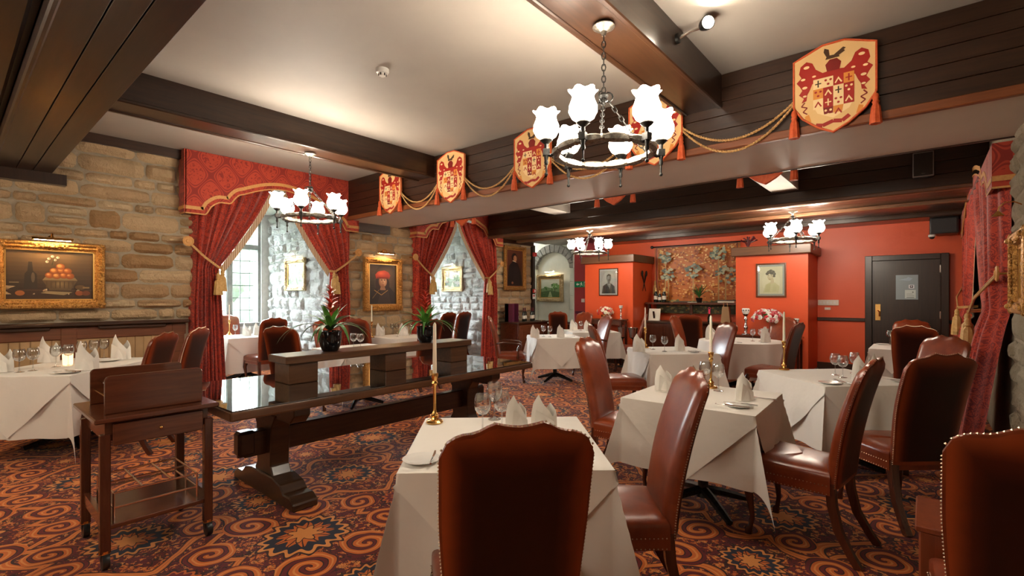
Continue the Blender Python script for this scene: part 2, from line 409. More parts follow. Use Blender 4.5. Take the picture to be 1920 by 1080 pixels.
# squared rubble stones, each its own piece
def stone_mesh(seed):
    q = random.Random(seed); nx, nz = 6, 4; vs = []; fs = []
    bx = [q.uniform(-.03, .03) for _ in range(4)]
    for j in range(nz + 1):
        for i in range(nx + 1):
            u = i / nx; v = j / nz
            e = min(min(u, 1 - u) * 5, min(v, 1 - v) * 3, 1)
            d = .45 + .55 * e ** .5 + q.uniform(-.24, .24) * (e > 0) if e > 0 else .1
            uu = u - .5 + (bx[0] * (1 - u) + bx[1] * u) * (v - .5) + q.uniform(-.012, .012)
            vv = v - .5 + (bx[2] * (1 - v) + bx[3] * v) * (u - .5) + (0 if 0 < v < 1 else q.uniform(-.05, .05))
            c = 1 - .10 * ((abs(u - .5) > .45) and (abs(v - .5) > .4))
            vs.append((uu * c, -d, vv * c))
    w = nx + 1
    for j in range(nz):
        for i in range(nx): fs.append((j*w+i, j*w+i+1, (j+1)*w+i+1, (j+1)*w+i))
    return vs, fs
STONES = {}
for key in ('stone', 'stone_w', 'stone_g'):
    STONES[key] = []
    for i in range(12):
        b = MB(); vs, fs = stone_mesh(i + 40); b.add(vs, fs); STONES[key].append(b.mesh('stone', M[key], smooth=28))
def lay(parent, ox, oy, rz, L, z0, z1, key, seed, dep=.045, hr=(.12, .235), wr=(.22, .62), keep=None, gap=.022):
    q = random.Random(seed); z = z0
    while z < z1 - .04:
        h = min(q.uniform(*hr), z1 - z)
        if z1 - z - h < .08: h = z1 - z
        u = -q.uniform(0, .25)
        while u < L - .05:
            wd = q.uniform(*wr) * (1.15 if h > .17 else .85); a, b = max(u, 0), min(u + wd, L)
            if L - b < .14: b = L
            if b - a > .06 and (keep is None or keep((a + b) / 2, z + h / 2)):
                c = (a + b) / 2
                if h > .19 and q.random() < .18:
                    halves = [(z, h * .5), (z + h * .5, h * .5)]
                else: halves = [(z, h)]
                for zz, hh in halves:
                    o = link('stone', q.choice(STONES[key]), parent, (ox + math.cos(rz) * c, oy + math.sin(rz) * c, zz + hh / 2), (0, 0, rz), (b - a - gap, dep * q.uniform(.7, 1.35), hh - gap))
            u += wd
        z += h
lay(wall_left, WL, -.9, PI / 2, .9 + 2.28, 1.16, CEIL, 'stone', 3, .06)
lay(wall_left, WL, 4.45, PI / 2, 1.50, .02, CEIL, 'stone', 5, hr=(.13, .22), wr=(.2, .5))
lay(wall_left, WL, 8.10, PI / 2, 1.55, .02, CEIL, 'stone', 8, hr=(.13, .24), wr=(.2, .5))
for k, (y0, y1) in enumerate(YA):
    lay(wall_alcove[k], -10.42, y1 - .012, 0, 2.8, .02, 3.14, 'stone_w', 11 + k, .05, (.12, .28), (.18, .5), None, .006)
# windows: stone mullions, lead cames and separate panes
for k, (y0, y1) in enumerate(YA):
    a, b = y0 + .17, y1 - .17; n = 3; mw = .12; lw = (b - a - mw * (n - 1)) / n
    wn = tag(MB().box(-10.70, -10.42, a - .02, b + .02, .86, .93).build('window_%d' % (k + 1), M['mullion'], smooth=0), None, None, None, 'structure')
    fr = MB().box(-10.68, -10.50, a, a + .05, .93, 3.0).box(-10.68, -10.50, b - .05, b, .93, 3.0).box(-10.68, -10.50, a, b, 2.94, 3.0)
    fr.build('window_jamb', M['mullion'], wn, smooth=0)
    pane = None
    for i in range(n):
        l0 = a + i * (lw + mw)
        if i: MB().box(-10.70, -10.48, l0 - mw, l0, .93, 3.0).build('mullion', M['mullion'], wn, smooth=0, bevel=.02)
        MB().box(-10.68, -10.52, l0, l0 + lw, 2.42, 2.52).build('transom', M['mullion'], wn, smooth=0)
        pw = lw / 3; ph = (2.94 - .93) / 8
        lead = MB()
        for c in range(4): lead.box(-10.605, -10.592, l0 + c*pw - .006, l0 + c*pw + .006, .93, 2.94)
        for r in range(9): lead.box(-10.605, -10.592, l0, l0 + lw, .93 + r*ph - .006, .93 + r*ph + .006)
        lead.build('lead_came', M['lead'], wn, smooth=0)
        if pane is None: pane = MB().box(-.002, .002, -pw/2 + .004, pw/2 - .004, -ph/2 + .004, ph/2 - .004).mesh('pane', M['pane'], smooth=0)
        for c in range(3):
            for r in range(8): link('pane', pane, wn, (-10.598, l0 + (c + .5) * pw, .93 + (r + .5) * ph))
# garden outside the windows
struct(MB().box(-40, -10.9, -14, 26, -.35, -.3).build('ground', M['grass'], smooth=0))
gw = struct(MB().box(-31, -30.5, -10, 30, -.3, 2.4).build('wall_garden', M['stone_g'], smooth=0))
for i, (x, y, r, h) in enumerate([(-18, 5.2, 1.2, 1.5), (-21, 9.2, 1.6, 2.2), (-23.5, 5.2, 1.5, 2.6), (-16.5, 7.6, .8, 1.0), (-22.5, 13.5, 1.6, 3.2)]):
    q = random.Random(i); b = MB(); b.ball((0, 0, h * .5), 1, 22, 0, (r, r, h * .52))
    b.v = [(p[0] * (1 + q.uniform(-.10, .10)), p[1] * (1 + q.uniform(-.10, .10)), p[2] * (1 + q.uniform(-.07, .07))) for p in b.v]
    t = thing('garden_shrub', ['low round green shrub nearest the alcove window', 'broad green shrub on the lawn outside the window', 'tall rounded shrub in the middle of the lawn', 'smallest clipped green bush outside the window', 'tallest leafy bush near the garden wall'][i], 'shrub', (x, y, -.3), 0, 'garden shrubs')
    b.build('foliage', M['hedge'], t, smooth=60); MB().tube([(0, 0, 0), (0, 0, h * .4)], .07).build('stem', M['dark'], t)
q = random.Random(31)
for i in range(9):  # tree row added to cover the bright sky seen through the panes
    y = -6 + i * 4.3 + q.uniform(-.5, .5); h = q.uniform(5.0, 6.2); b = MB(); b.ball((0, 0, h * .5), 1, 20, 0, (1.4, 1.95, h * .50))
    b.v = [(p[0] * (1 + q.uniform(-.08, .08)), p[1] * (1 + q.uniform(-.08, .08)), p[2] * (1 + q.uniform(-.05, .05))) for p in b.v]
    t = thing('sky_screen_tree', 'added dark evergreen screening the bright sky beyond the lawn, %s along the row outside the windows' % ['first', 'second', 'third', 'fourth', 'fifth', 'sixth', 'seventh', 'eighth', 'ninth'][i], 'tree', (-27.5, y, -.3), 0, 'garden evergreens')
    b.build('foliage', M['hedge'], t, smooth=60); MB().tube([(0, 0, 0), (0, 0, h * .4)], .15).build('trunk', M['dark'], t)
# panelling below the stones
wp = struct(MB().box(WL, WL + .035, -3.2, 2.10, 0, 1.0).build('wall_panelling', M['bead'], smooth=0))
for i in range(30): MB().box(WL + .035, WL + .043, 2.08 - (i + 1) * .085 + .005, 2.08 - i * .085 - .005, .14, 1.0).build('board', M['bead'], wp, smooth=0)
MB().box(WL, WL + .06, -3.2, 2.12, .96, 1.10).build('top_rail', M['rail'], wp, smooth=0, bevel=.008)
MB().box(WL, WL + .13, -3.2, 2.14, 1.115, 1.16).build('cap_shelf', M['dark_y'], wp, smooth=0, bevel=.01)
MB().box(WL, WL + .075, -3.2, 2.12, 0, .14).build('skirting', M['dark_y'], wp, smooth=0)
for y in (2.03, .95, -.15): MB().box(WL, WL + .066, y - .07, y + .07, .14, 1.10).build('stile', M['rail'], wp, smooth=0, bevel=.006)
for y in (1.55, .45): MB().box(WL + .06, WL + .10, y - .34, y + .34, 1.07, 1.115).build('bracket', M['dark_y'], wp, smooth=0, bevel=.01)
# ---------------------------------------------------------------- ceiling timbers
def beam(core, mat, name='ceiling_beam'):
    return struct(MB().box(*core).build(name, mat, smooth=0))
b1 = beam((WL, 2.7, .36, .79, 2.87, CEIL), M['dark'])
for y0, y1 in ((.351, .512), (.518, .639), (.645, .800)): MB().box(WL + .02, 2.7, y0, y1, 2.84, 2.872).build('plank', M['dark'], b1, smooth=0, bevel=.003)
MB().box(WL, 2.7, .325, .36, 2.83, 2.93).build('edge_mould', M['dark'], b1, smooth=0, bevel=.01)
MB().box(WL, 2.7, .79, .83, 3.33, CEIL).build('cornice', M['dark'], b1, smooth=0, bevel=.01)
MB().box(WL, 2.7, .12, .30, 2.95, 3.05).build('edge_mould', M['dark'], b1, smooth=0, bevel=.02)
beam((WL, 2.7, -.5, .335, 3.0, CEIL), M['dark'])
beam((WL, WL + .16, .10, .92, 2.72, 2.84), M['dark_z'], 'beam_bearer')
beam((WL, WL + .10, .80, 2.10, 3.28, CEIL), M['dark_y'], 'wall_plate')
beam((WL, WL + .10, 4.58, 5.35, 2.60, 2.75), M['dark_y'], 'wall_plate')
beam((WL, WL + .10, 8.32, 9.65, 2.72, CEIL), M['dark_y'], 'wall_plate')
# the deep boxed beam that carries the banners
b2 = struct(MB().box(WL, WR, 4.45, 5.58, 2.75, CEIL).build('ceiling_beam', M['soffit'], smooth=0))
ph = (CEIL - 2.80) / 5
for i in range(5): MB().box(WL, WR, 4.415, 4.45, 2.80 + i*ph + .002, 2.80 + (i+1)*ph - .002).build('plank', M['dark'], b2, smooth=0, bevel=.003)
MB().box(WL, WR, 4.395, 4.45, 2.735, 2.80).build('bottom_trim', M['trim'], b2, smooth=0, bevel=.006)
MB().box(WL, WR, 5.58, 5.60, 2.74, CEIL).build('rear_board', M['dark'], b2, smooth=0)
for i, (x0, x1) in enumerate(((-5.53, -5.17), (-1.69, -1.355))):
    for y0, y1, mt in ((.80, 4.415, 'dark_y'), (5.60, 7.79, 'plaster'), (-3.0, -.5, 'dark_y')):
        bb = beam((x0, x1, y0, y1, (3.06 if i == 0 else 2.96) if mt == 'plaster' else 3.12, CEIL), M[mt], 'cross_beam')
        if mt == 'dark_y':
            for xe in (x0, x1 - .03): MB().box(xe - .006, xe + .036, y0, y1, 3.105, 3.14).build('edge_mould', M['dark_y'], bb, smooth=0, bevel=.008)
b3 = beam((-7.32, WR, 7.82, 10.5, 2.80, CEIL), M['dark'])
ph = (CEIL - 2.78) / 4
for i in range(4): MB().box(-7.32, WR, 7.79, 7.82, 2.78 + i*ph + .002, 2.78 + (i+1)*ph - .002).build('plank', M['dark'], b3, smooth=0, bevel=.003)
MB().box(-7.32, WR, 7.77, 7.90, 2.735, 2.79).build('bottom_trim', M['brown'], b3, smooth=0, bevel=.012)
for i in range(8): MB().box(-7.32, WR, 7.91 + i*.25, 8.155 + i*.25, 2.775, 2.80).build('plank', M['dark'], b3, smooth=0, bevel=.004)
MB().box(-7.32, WR, 8.75, 8.86, 2.72, 2.78).build('soffit_mould', M['brown'], b3, smooth=0, bevel=.012)
MB().box(-5.8, WR, 9.95, 10.5, 2.70, 2.79).build('wall_timber', M['dark'], b3, smooth=0, bevel=.008)
# ---------------------------------------------------------------- rear wall with two chimney breasts
wr = struct(MB().box(-5.94, WR + .3, 10.5, 10.95, 0, CEIL).build('wall_rear', M['orange'], smooth=0))
sbox('wall_rear_crimson', M['crimson'], -6.85, -5.94, 10.5, 10.95, 0, CEIL)
sbox('trim_1', M['crimson_d'], -6.80, -5.94, 10.475, 10.5, 1.02, 1.09)
ww = struct(MB().box(-11, -6.85, 10.9, 11.2, 0, CEIL).box(-6.87, -6.84, 10.48, 10.95, 0, CEIL).box(-9.6, -9.4, 9.65, 10.9, 0, CEIL).build('wall_passage', M['whitewall'], smooth=0))
n = 13; cxa, ri, ro = -7.75, .56, .74
for i in range(n):
    a0, a1 = PI * i / n + .012, PI * (i + 1) / n - .012; ez = .80
    p = [(cxa + ri*math.cos(a0), 2.22 + ri*ez*math.sin(a0)), (cxa + ri*math.cos(a1), 2.22 + ri*ez*math.sin(a1)), (cxa + ro*math.cos(a1), 2.22 + ro*.90*math.sin(a1)), (cxa + ro*math.cos(a0), 2.22 + ro*.90*math.sin(a0))]
    MB().prism(p, 10.78, 10.9).build('voussoir', M['arch'], ww, smooth=0, bevel=.008)
for sx in (-1, 1):
    for z in range(6): MB().box(cxa + sx*.65 - .09, cxa + sx*.65 + .09, 10.80, 10.9, z*.37 + .005, z*.37 + .365).build('jamb_stone', M['whitewall'], ww, smooth=0, bevel=.01)
for x0, x1, in ((-5.94, -4.75), (-2.68, -1.52)):
    br = struct(MB().box(x0, x1, 9.56, 10.5, 0, 2.36).build('wall_chimney_breast', M['orange'], smooth=0))
    MB().box(x0 - .06, x1 + .06, 9.46, 10.5, 2.20, 2.36).build('mantel_beam', M['brown'], br, smooth=0, bevel=.01)
    MB().box(x0 - .02, x1 + .02, 9.54, 10.5, 0, .16).build('skirting', M['dark'], br, smooth=0)
sbox('trim_2', M['dark'], -1.52, -.80, 10.46, 10.5, 1.02, 1.08, bevel=.008)
sbox('trim_3', M['dark'], .29, WR, 10.46, 10.5, 1.02, 1.08, bevel=.008)
sbox('baseboard_rear', M['dark'], -4.75, -2.68, 10.47, 10.5, 0, .2)
sbox('baseboard_rear', M['dark'], -1.52, -.80, 10.46, 10.5, 0, .26)
# door
dr = struct(MB().box(-.70, .19, 10.44, 10.49, 0, 2.07).build('door_1', M['dark_z'], smooth=0, bevel=.004))
MB().box(-.80, -.70, 10.40, 10.5, 0, 2.16).build('door_jamb', M['dark_z'], dr, smooth=0, bevel=.006)
MB().box(.19, .29, 10.40, 10.5, 0, 2.16).build('door_jamb', M['dark_z'], dr, smooth=0, bevel=.006)
MB().box(-.70, .19, 10.40, 10.5, 2.07, 2.16).build('door_head', M['dark_z'], dr, smooth=0, bevel=.006)
pl = MB().box(-.66, -.585, 10.43, 10.44, 1.05, 1.33).build('handle_plate', M['brass'], dr, smooth=0, bevel=.003)
MB().tube([(-.62, 10.43, 1.22), (-.62, 10.39, 1.22), (-.60, 10.375, 1.20), (-.60, 10.375, 1.12)], .009).build('pull_handle', M['brass'], pl)
g = MB().box(-.38, -.09, 10.432, 10.44, 1.41, 1.82).build('door_notice', base('notice holder', (.30, .38, .42), .15)[0], dr, smooth=0)
nb = MB()
def npoly(pts, y, c): nb.poly(pts, y, c)
def rect(x0, x1, z0, z1): return [(x0, z0), (x1, z0), (x1, z1), (x0, z1)]
npoly(rect(-.26, -.12, 1.43, 1.57), 10.4315, hx('#c9d8d4')); npoly(rect(-.24, -.14, 1.44, 1.45), 10.4312, hx('#6b7a78')); npoly(rect(-.24, -.14, 1.47, 1.475), 10.4312, hx('#6b7a78'))
npoly(rect(-.24, -.16, 1.50, 1.505), 10.4312, hx('#6b7a78')); npoly(rect(-.165, -.15, 1.525, 1.54), 10.4312, hx('#1b3d33'))
npoly(rect(-.21, -.14, 1.595, 1.655), 10.4315, hx('#e3ebee')); npoly(rect(-.195, -.155, 1.605, 1.645), 10.4312, hx('#20282c')); npoly(rect(-.185, -.165, 1.62, 1.635), 10.4309, hx('#e3ebee'))
npoly([(-.34, 1.74), (-.20, 1.72), (-.16, 1.76), (-.22, 1.785), (-.24, 1.765)], 10.4315, hx('#9fb6c4'))
nb.build('notice_print', M['art'], g, smooth=0)
for z in (.35, 1.1, 1.85): MB().box(.175, .195, 10.425, 10.44, z, z + .12).build('hinge', M['steel'], dr, smooth=0)
# timber post where the stone wall ends
pst = struct(MB().box(WL - .05, WL + .06, 9.66, 9.76, 0, 2.75).build('trim_4', M['dark_z'], smooth=0))
# right wall with its pier, then a bay beside the viewer
w2 = struct(MB().box(WR, WR + .4, 4.0, 10.6, 0, CEIL).box(WR + .4, 2.9, 4.0, 4.3, 0, CEIL).build('wall_right', M['mortar'], smooth=0))
lay(w2, WR, 5.75, -PI / 2, 1.75, .02, 2.74, 'stone_g', 21, .03)
lay(w2, WR, 4.0, 0, 2.04, .02, CEIL, 'stone_g', 23, .03)
lay(w2, WR, 10.5, -PI / 2, .45, .02, 2.74, 'stone_g', 22, .03)
sbox('wall_bay', M['cream'], 2.6, 2.9, -3.2, 4.0, 0, CEIL)
sbox('wall_front', M['cream'], -11, 2.9, -3.2, -3.0, 0, CEIL)
# ================================================================ chairs
def sm(a, b, t): t = max(0, min(1, (t - a) / (b - a))); return t * t * (3 - 2 * t)
def back_y(t):   # side profile of the back: 0 at the seat, 1 at the crest
    return -.205 - .05 * t - .125 * t * t
def back_w(t): return .198 + .020 * sm(.05, .62, t)
def crest(s):
    a = abs(s)
    if a < .33: z = 1.106 + .014 * (a / .33) ** 1.6
    else: z = 1.120 - .026 * sm(.30, .60, a) - .004
    if a > .60: z -= .072 * (1 - math.sqrt(max(0, 1 - ((a - .60) / .40) ** 2)))
    return z
def back_pt(s, t, side):
    z0 = .40; zt = crest(s); z = z0 + (zt - z0) * t
    tt = (z - .40) / .74
    ww = back_w(tt); x = s * ww
    e = min(1, (1 - abs(s)) * 4.5, (zt - z) / .045 + .0); e = math.sin(max(0, min(1, e)) * PI / 2)
    th = .036 * (1 - .25 * tt)
    crown = .016 * (1 - s * s) * math.sin(min(1, tt * 1.15) * PI)
    if side > 0: y = back_y(tt) + th * (.30 + .70 * e) + crown
    else: y = back_y(tt) - th * (.55 + .45 * e) - .35 * crown
    return (x, y, z)
def chair_kit(arm):
    b = MB(); nu, nv = 20, 18
    fr = [[back_pt(-1 + 2*i/nu, (j/nv) ** .85, 1) for i in range(nu + 1)] for j in range(nv + 1)]
    bk = [[back_pt(-1 + 2*i/nu, (j/nv) ** .85, -1) for i in range(nu + 1)] for j in range(nv + 1)]
    vs = [p for r in fr for p in r] + [p for r in bk for p in r]; w = nu + 1; o = w * (nv + 1); fs = []
    for j in range(nv):
        for i in range(nu):
            fs.append((j*w+i, j*w+i+1, (j+1)*w+i+1, (j+1)*w+i)); fs.append((o+j*w+i+1, o+j*w+i, o+(j+1)*w+i, o+(j+1)*w+i+1))
        fs.append((j*w, (j+1)*w, o+(j+1)*w, o+j*w)); fs.append((j*w+nu, o+j*w+nu, o+(j+1)*w+nu, (j+1)*w+nu))
    for i in range(nu):
        fs.append((nv*w+i, nv*w+i+1, o+nv*w+i+1, o+nv*w+i)); fs.append((i, o+i, o+i+1, i+1))
    b.add(vs, fs); back = b.mesh('backrest', M['leather'], smooth=55)
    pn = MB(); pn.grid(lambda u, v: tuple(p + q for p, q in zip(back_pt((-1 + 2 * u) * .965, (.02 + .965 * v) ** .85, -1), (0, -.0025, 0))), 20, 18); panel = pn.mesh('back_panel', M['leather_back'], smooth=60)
    nails = MB(); oct_ = [(1,0,0),(-1,0,0),(0,1,0),(0,-1,0),(0,0,1),(0,0,-1)]; of = [(0,2,4),(2,1,4),(1,3,4),(3,0,4),(2,0,5),(1,2,5),(3,1,5),(0,3,5)]
    def nail(p, r=.0042): nails.add([(p[0]+q[0]*r, p[1]+q[1]*r, p[2]+q[2]*r) for q in oct_], of)
    for sd in (-1, 1):
        for k in range(52):
            p = back_pt(sd, k / 52, -1); nail((p[0] + sd * .001, p[1] + .006, p[2]))
    for k in range(34):
        s = -1 + 2 * (k + .5) / 34; p = back_pt(s, 1, -1); nail((p[0], p[1] + .004, p[2] + .001))
    # seat
    def plan(a):   # seat outline, a in 0..1 once round
        k = a * 4
        c = [(-.205, -.20), (-.245, .245), (.245, .245), (.205, -.20)]
        i = int(k) % 4; f = k - int(k); p, q = c[i], c[(i + 1) % 4]
        x, y = p[0] + (q[0] - p[0]) * f, p[1] + (q[1] - p[1]) * f
        if i == 1: y += .03 * math.sin(f * PI)
        return x, y
    st = MB()
    def seat_fn(u, v):
        x, y = plan(u); k = 1 - v
        cz = .405 if v == 0 else None
        if v < .25: return (x * 1.0, y, .405 + v * 4 * .045)
        f = (v - .25) / .75; g = math.cos(f * PI / 2)
        return (x * (g ** .55), y * (g ** .55) if y > 0 else y * (g ** .35), .450 + .052 * math.sin(f * PI / 2) ** .8 + .006 * (y > .1) * f)
    st.grid(seat_fn, 40, 12, wrap=True); seat = st.mesh('seat', M['leather'], smooth=60)
    rl = MB(); rl.grid(lambda u, v: (plan(u)[0] * (1.005 - .0 * v), plan(u)[1] * 1.005, .355 + .055 * v), 40, 2, wrap=True)
    rl.add([(plan(i / 40)[0], plan(i / 40)[1], .357) for i in range(40)], [tuple(range(40))])
    rail = rl.mesh('seat_rail', M['leather'], smooth=40)
    for k in range(96):
        x, y = plan(k / 96)
        if y > -.19:
            nail((x * 1.012, y * 1.012, .362), .0038); nail((x * 1.012, y * 1.012, .408), .0038)
    trim = nails.mesh('nail_trim', M['nail'], smooth=0)
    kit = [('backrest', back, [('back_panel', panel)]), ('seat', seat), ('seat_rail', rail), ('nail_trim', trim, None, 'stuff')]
    for sx in (-1, 1):
        f = MB().tube([(sx*.212, .205, .40), (sx*.222, .220, .345), (sx*.228, .232, .29), (sx*.218, .222, .20), (sx*.212, .212, .11), (sx*.215, .222, .05), (sx*.218, .232, .028), (sx*.218, .232, 0)], [.036, .036, .030, .021, .015, .014, .024, .022], 8)
        kit.append(('leg', f.mesh('leg', M['mahog_z'], smooth=60)))
        r = MB().tube([(sx*.178, -.195, .42), (sx*.180, -.205, .30), (sx*.184, -.235, .17), (sx*.192, -.295, .06), (sx*.196, -.335, 0)], [.023, .022, .020, .018, .018], 4, sq=True)
        kit.append(('leg', r.mesh('leg', M['mahog_z'], smooth=30)))
        if arm:
            a = MB().tube([(sx*.215, -.235, .66), (sx*.245, -.12, .685), (sx*.275, .02, .675), (sx*.285, .13, .665), (sx*.278, .185, .635), (sx*.268, .165, .59), (sx*.255, .13, .53), (sx*.250, .12, .40)], [.015, .017, .020, .022, .020, .016, .015, .017], 8)
            kit.append(('arm', a.mesh('arm', M['mahog_z'], smooth=60)))
    return kit
CHAIR, ARMCHAIR = chair_kit(False), chair_kit(True)
def chair(tx, ty, face, label, arm=False):          # tx, ty: where the crest is; face: the way the sitter looks, degrees
    f = R(face)
    put(ARMCHAIR if arm else CHAIR, 'dining_armchair' if arm else 'dining_chair', label, 'chair', (tx + .385 * math.cos(f), ty + .385 * math.sin(f), 0), f - PI / 2, 'leather dining chairs')
for c in [
    (-.83, 1.01, 139, 'oxblood leather chair seen from behind at the nearest white table'),
    (-.82, 2.33, 217, 'leather chair turned side-on between the nearest and second white tables'),
    (-2.20, 3.52, 6, 'leather chair with its bare seat beside the long table end, facing the second table'),
    (-3.12, 5.12, 42, 'chair tucked behind another, seat towards the middle candlelit table'),
    (-4.47, 8.00, 238, 'armchair with pale glossy back facing out by the portrait of the man', True),
    (-4.14, 8.95, 205, 'slim pale-fronted chair standing before the bar sideboard beside the bottles'),
    (-3.42, 8.42, 2, 'purplish chair pulled up to the round table from the bar side'),
    (-3.42, 9.22, 95, 'brown chair seen from behind in front of the bar sideboard'),
    (-2.00, 6.86, 230, 'chair with broad pale-blue shine on its front, beside the middle candlelit table'),
    (-1.24, 7.32, 172, 'dark chair with wide seat next to the tall candle, before the orange chimney breast'),
    (-1.80, 9.18, 255, 'grey-shining chair behind the round table, under the lady portrait'),
    (-.19, 3.36, 172, 'leather chair in profile on the second white table, seat to the table'),
    (-.10, 7.38, 88, 'dark-backed chair pushed towards the small table by the black door'),
    (-.16, 9.40, 272, 'chair with only its red crest showing against the black door'),
    (.16, 5.70, 225, 'chair with shining front by the red curtain, behind the tall dark one'),
    (.10, 3.90, 132, 'tall dark-backed leather chair with nail trim in front of the curtain'),
    (.255, 1.80, 90, 'reddish leather chair cropped by the picture edge, nearest the stone pier'),
    (-5.56, 1.42, 227, 'chair at the panelled wall table, beside the wooden trolley'),
    (-6.13, 1.88, 227, 'chair at the panelled wall table, against the red curtain'),
    (-10.15, 3.50, 0, 'purple-shining chair under the leaded alcove window'),
    (-8.02, 3.50, 180, 'broad purple chair with seat drawn to the alcove table'),
    (-5.69, 2.52, 122, 'dark chair standing just behind the long table with bromeliads'),
    (-6.90, 4.26, 112, 'silvery-backed chair below the red cap portrait'),
    (-5.78, 4.92, 180, 'brown chair half hidden by the second potted bromeliad'),
    (-8.0, 7.28, 180, 'purple chair nearer of two at the farther alcove'),
    (-8.02, 7.78, 180, 'purple chair farther of two at the farther alcove, against the white stones'),
    (-5.78, 6.15, 40, 'armchair with pale edge next to the end of the long table', True),
    (-6.44, 9.18, 118, 'distant dark purple chair in front of the stone archway'),
    (-5.75, 9.28, 265, 'brown chair with low visible crest under the man portrait flowers'),
    (-6.86, 3.72, 3, 'purple chair half hidden by the first potted bromeliad'),
    ]: chair(*c)
# ================================================================ tables and cloths
def drape(a, b, hx_, hy_, off, ph, amp):
    fl = .035 if off < .006 else .075
    da, db = max(abs(a) - hx_, 0), max(abs(b) - hy_, 0); sa, sb = (1 if a >= 0 else -1), (1 if b >= 0 else -1)
    if da == 0 and db == 0: return (a, b, .76 + off)
    if db == 0 or da == 0:
        d, o, ho = (da, b, hy_) if db == 0 else (db, a, hx_)
        wv = amp * min(1, d / .30) * math.sin(o * 15 + ph + sa + 2 * sb) * (1 - (o / ho) ** 4) + fl * d + off
        return (sa * (hx_ + wv), b, .76 - d + off * .5) if db == 0 else (a, sb * (hy_ + wv), .76 - d + off * .5)
    r = math.hypot(da, db); phi = math.atan2(db, da); wq = .26 * math.sin(2 * phi); h = r * wq
    return (sa * (hx_ + off + h * .707 + fl * r * math.cos(phi) ** .5), sb * (hy_ + off + h * .707 + fl * r * math.sin(phi) ** .5), .76 - r * math.sqrt(1 - wq * wq) * .99 + off * .5)
def cloth_mesh(hx_, hy_, drop, off, diamond, ph, name, mat):
    Lx, Ly = hx_ + drop, hy_ + drop
    def axis(h, L):
        n1 = max(4, int(h / .05)); n2 = max(5, int((L - h) / .04))
        pos = [h * i / n1 for i in range(1, n1)] + [h * .985, h + .0001] + [h + (L - h) * i / n2 for i in range(1, n2 + 1)]
        return [-p for p in reversed(pos)] + [0] + pos
    ax, ay = axis(hx_, Lx), axis(hy_, Ly); bm = bmesh.new()
    g = [[bm.verts.new((x, y, 0)) for x in ax] for y in ay]
    for j in range(len(ay) - 1):
        for i in range(len(ax) - 1): bm.faces.new((g[j][i], g[j][i+1], g[j+1][i+1], g[j+1][i]))
    if diamond:
        D = hx_ + hy_ + .07
        for sx in (-1, 1):
            for sy in (-1, 1):
                bmesh.ops.bisect_plane(bm, geom=bm.verts[:] + bm.edges[:] + bm.faces[:], plane_co=(sx * D / 2, sy * D / 2, 0), plane_no=(sx, sy, 0), clear_outer=True)
    for v in bm.verts: v.co = drape(v.co.x, v.co.y, hx_, hy_, off, ph, .016 if diamond else .020)
    bmesh.ops.recalc_face_normals(bm, faces=bm.faces)
    me = bpy.data.meshes.new(name); bm.to_mesh(me); bm.free(); me.materials.append(mat)
    me.polygons.foreach_set('use_smooth', [True] * len(me.polygons)); me.set_sharp_from_angle(angle=R(60))
    return me
def table_kit(hx_, hy_):
    kit = [('table_top', MB().box(-hx_ + .008, hx_ - .008, -hy_ + .008, hy_ - .008, .725, .757).mesh('table_top', M['mahog'], smooth=0)),
           ('column', MB().lathe([(.05, .06), (.035, .10), (.035, .68), (.09, .725)], 14).mesh('column', M['iron']))]
    for k in range(4):
        a = PI / 4 + k * PI / 2; p = [(math.cos(a) * q, math.sin(a) * q, z) for q, z in ((.0, .11), (.12, .085), (.26, .045), (.34, .022))]
        kit.append(('foot', MB().tube(p, [.032, .030, .025, .02], 6).mesh('foot', M['iron'])))
    return kit
TABLES = {   # name: (x, y, rotation, half sizes, drop, how one would point to it)
    'T1': (-1.56, 1.77, 43, .425, .425, .60, 'nearest white table'),
    'T2': (-1.19, 3.47, 2, .415, .415, .44, 'second nearest white table'),
    'T3': (-.59, 5.02, 45, .425, .425, .50, 'white table before the red curtain'),
    'T4': (-2.50, 6.10, 44, .425, .425, .55, 'middle white table'),
    'T5': (-4.92, 6.93, 50, .40, .40, .50, 'white table past the long table'),
    'T6': (-5.15, 8.50, 45, .46, .46, .50, 'white table before the man portrait'),
    'T7': (-6.50, .84, 47, .45, .65, .54, 'long white table by the panelling'),
    'T9': (-.15, 8.45, 0, .42, .42, .50, 'white table by the black door'),
    'T10': (-9.10, 3.45, 0, .40, .40, .58, 'white table in the window alcove'),
    'T11': (-6.97, 5.22, 0, .42, .42, .50, 'white table under the capped portrait'),
    'T12': (-5.85, 3.65, 0, .42, .42, .50, 'white table behind the bromeliad'),
    'T13': (-9.12, 7.0, 0, .40, .40, .55, 'white table in the farther alcove'),
}
kits = {}; ph = 0
for k, (x, y, rz, ha, hb, dp, desc) in TABLES.items():
    key = (ha, hb)
    if key not in kits: kits[key] = table_kit(ha, hb)
    put(kits[key], 'dining_table', 'pedestal dining table hidden under the linen of the ' + desc, 'table', (x, y, 0), R(rz), 'pedestal dining tables')
    ph += 1.3
    tag(link('tablecloth', cloth_mesh(ha, hb, dp, .003, False, ph, 'tablecloth', M['linen']), None, (x, y, 0), (0, 0, R(rz))), 'long white undercloth hanging from the ' + desc, 'tablecloth', 'white undercloths')
    tag(link('slip_cloth', cloth_mesh(ha, hb, max(ha, hb) + .08, .009, True, ph + 1, 'slip_cloth', M['linen2']), None, (x, y, 0), (0, 0, R(rz))), 'white diagonal slip cloth topping the ' + desc, 'tablecloth', 'white slip cloths')
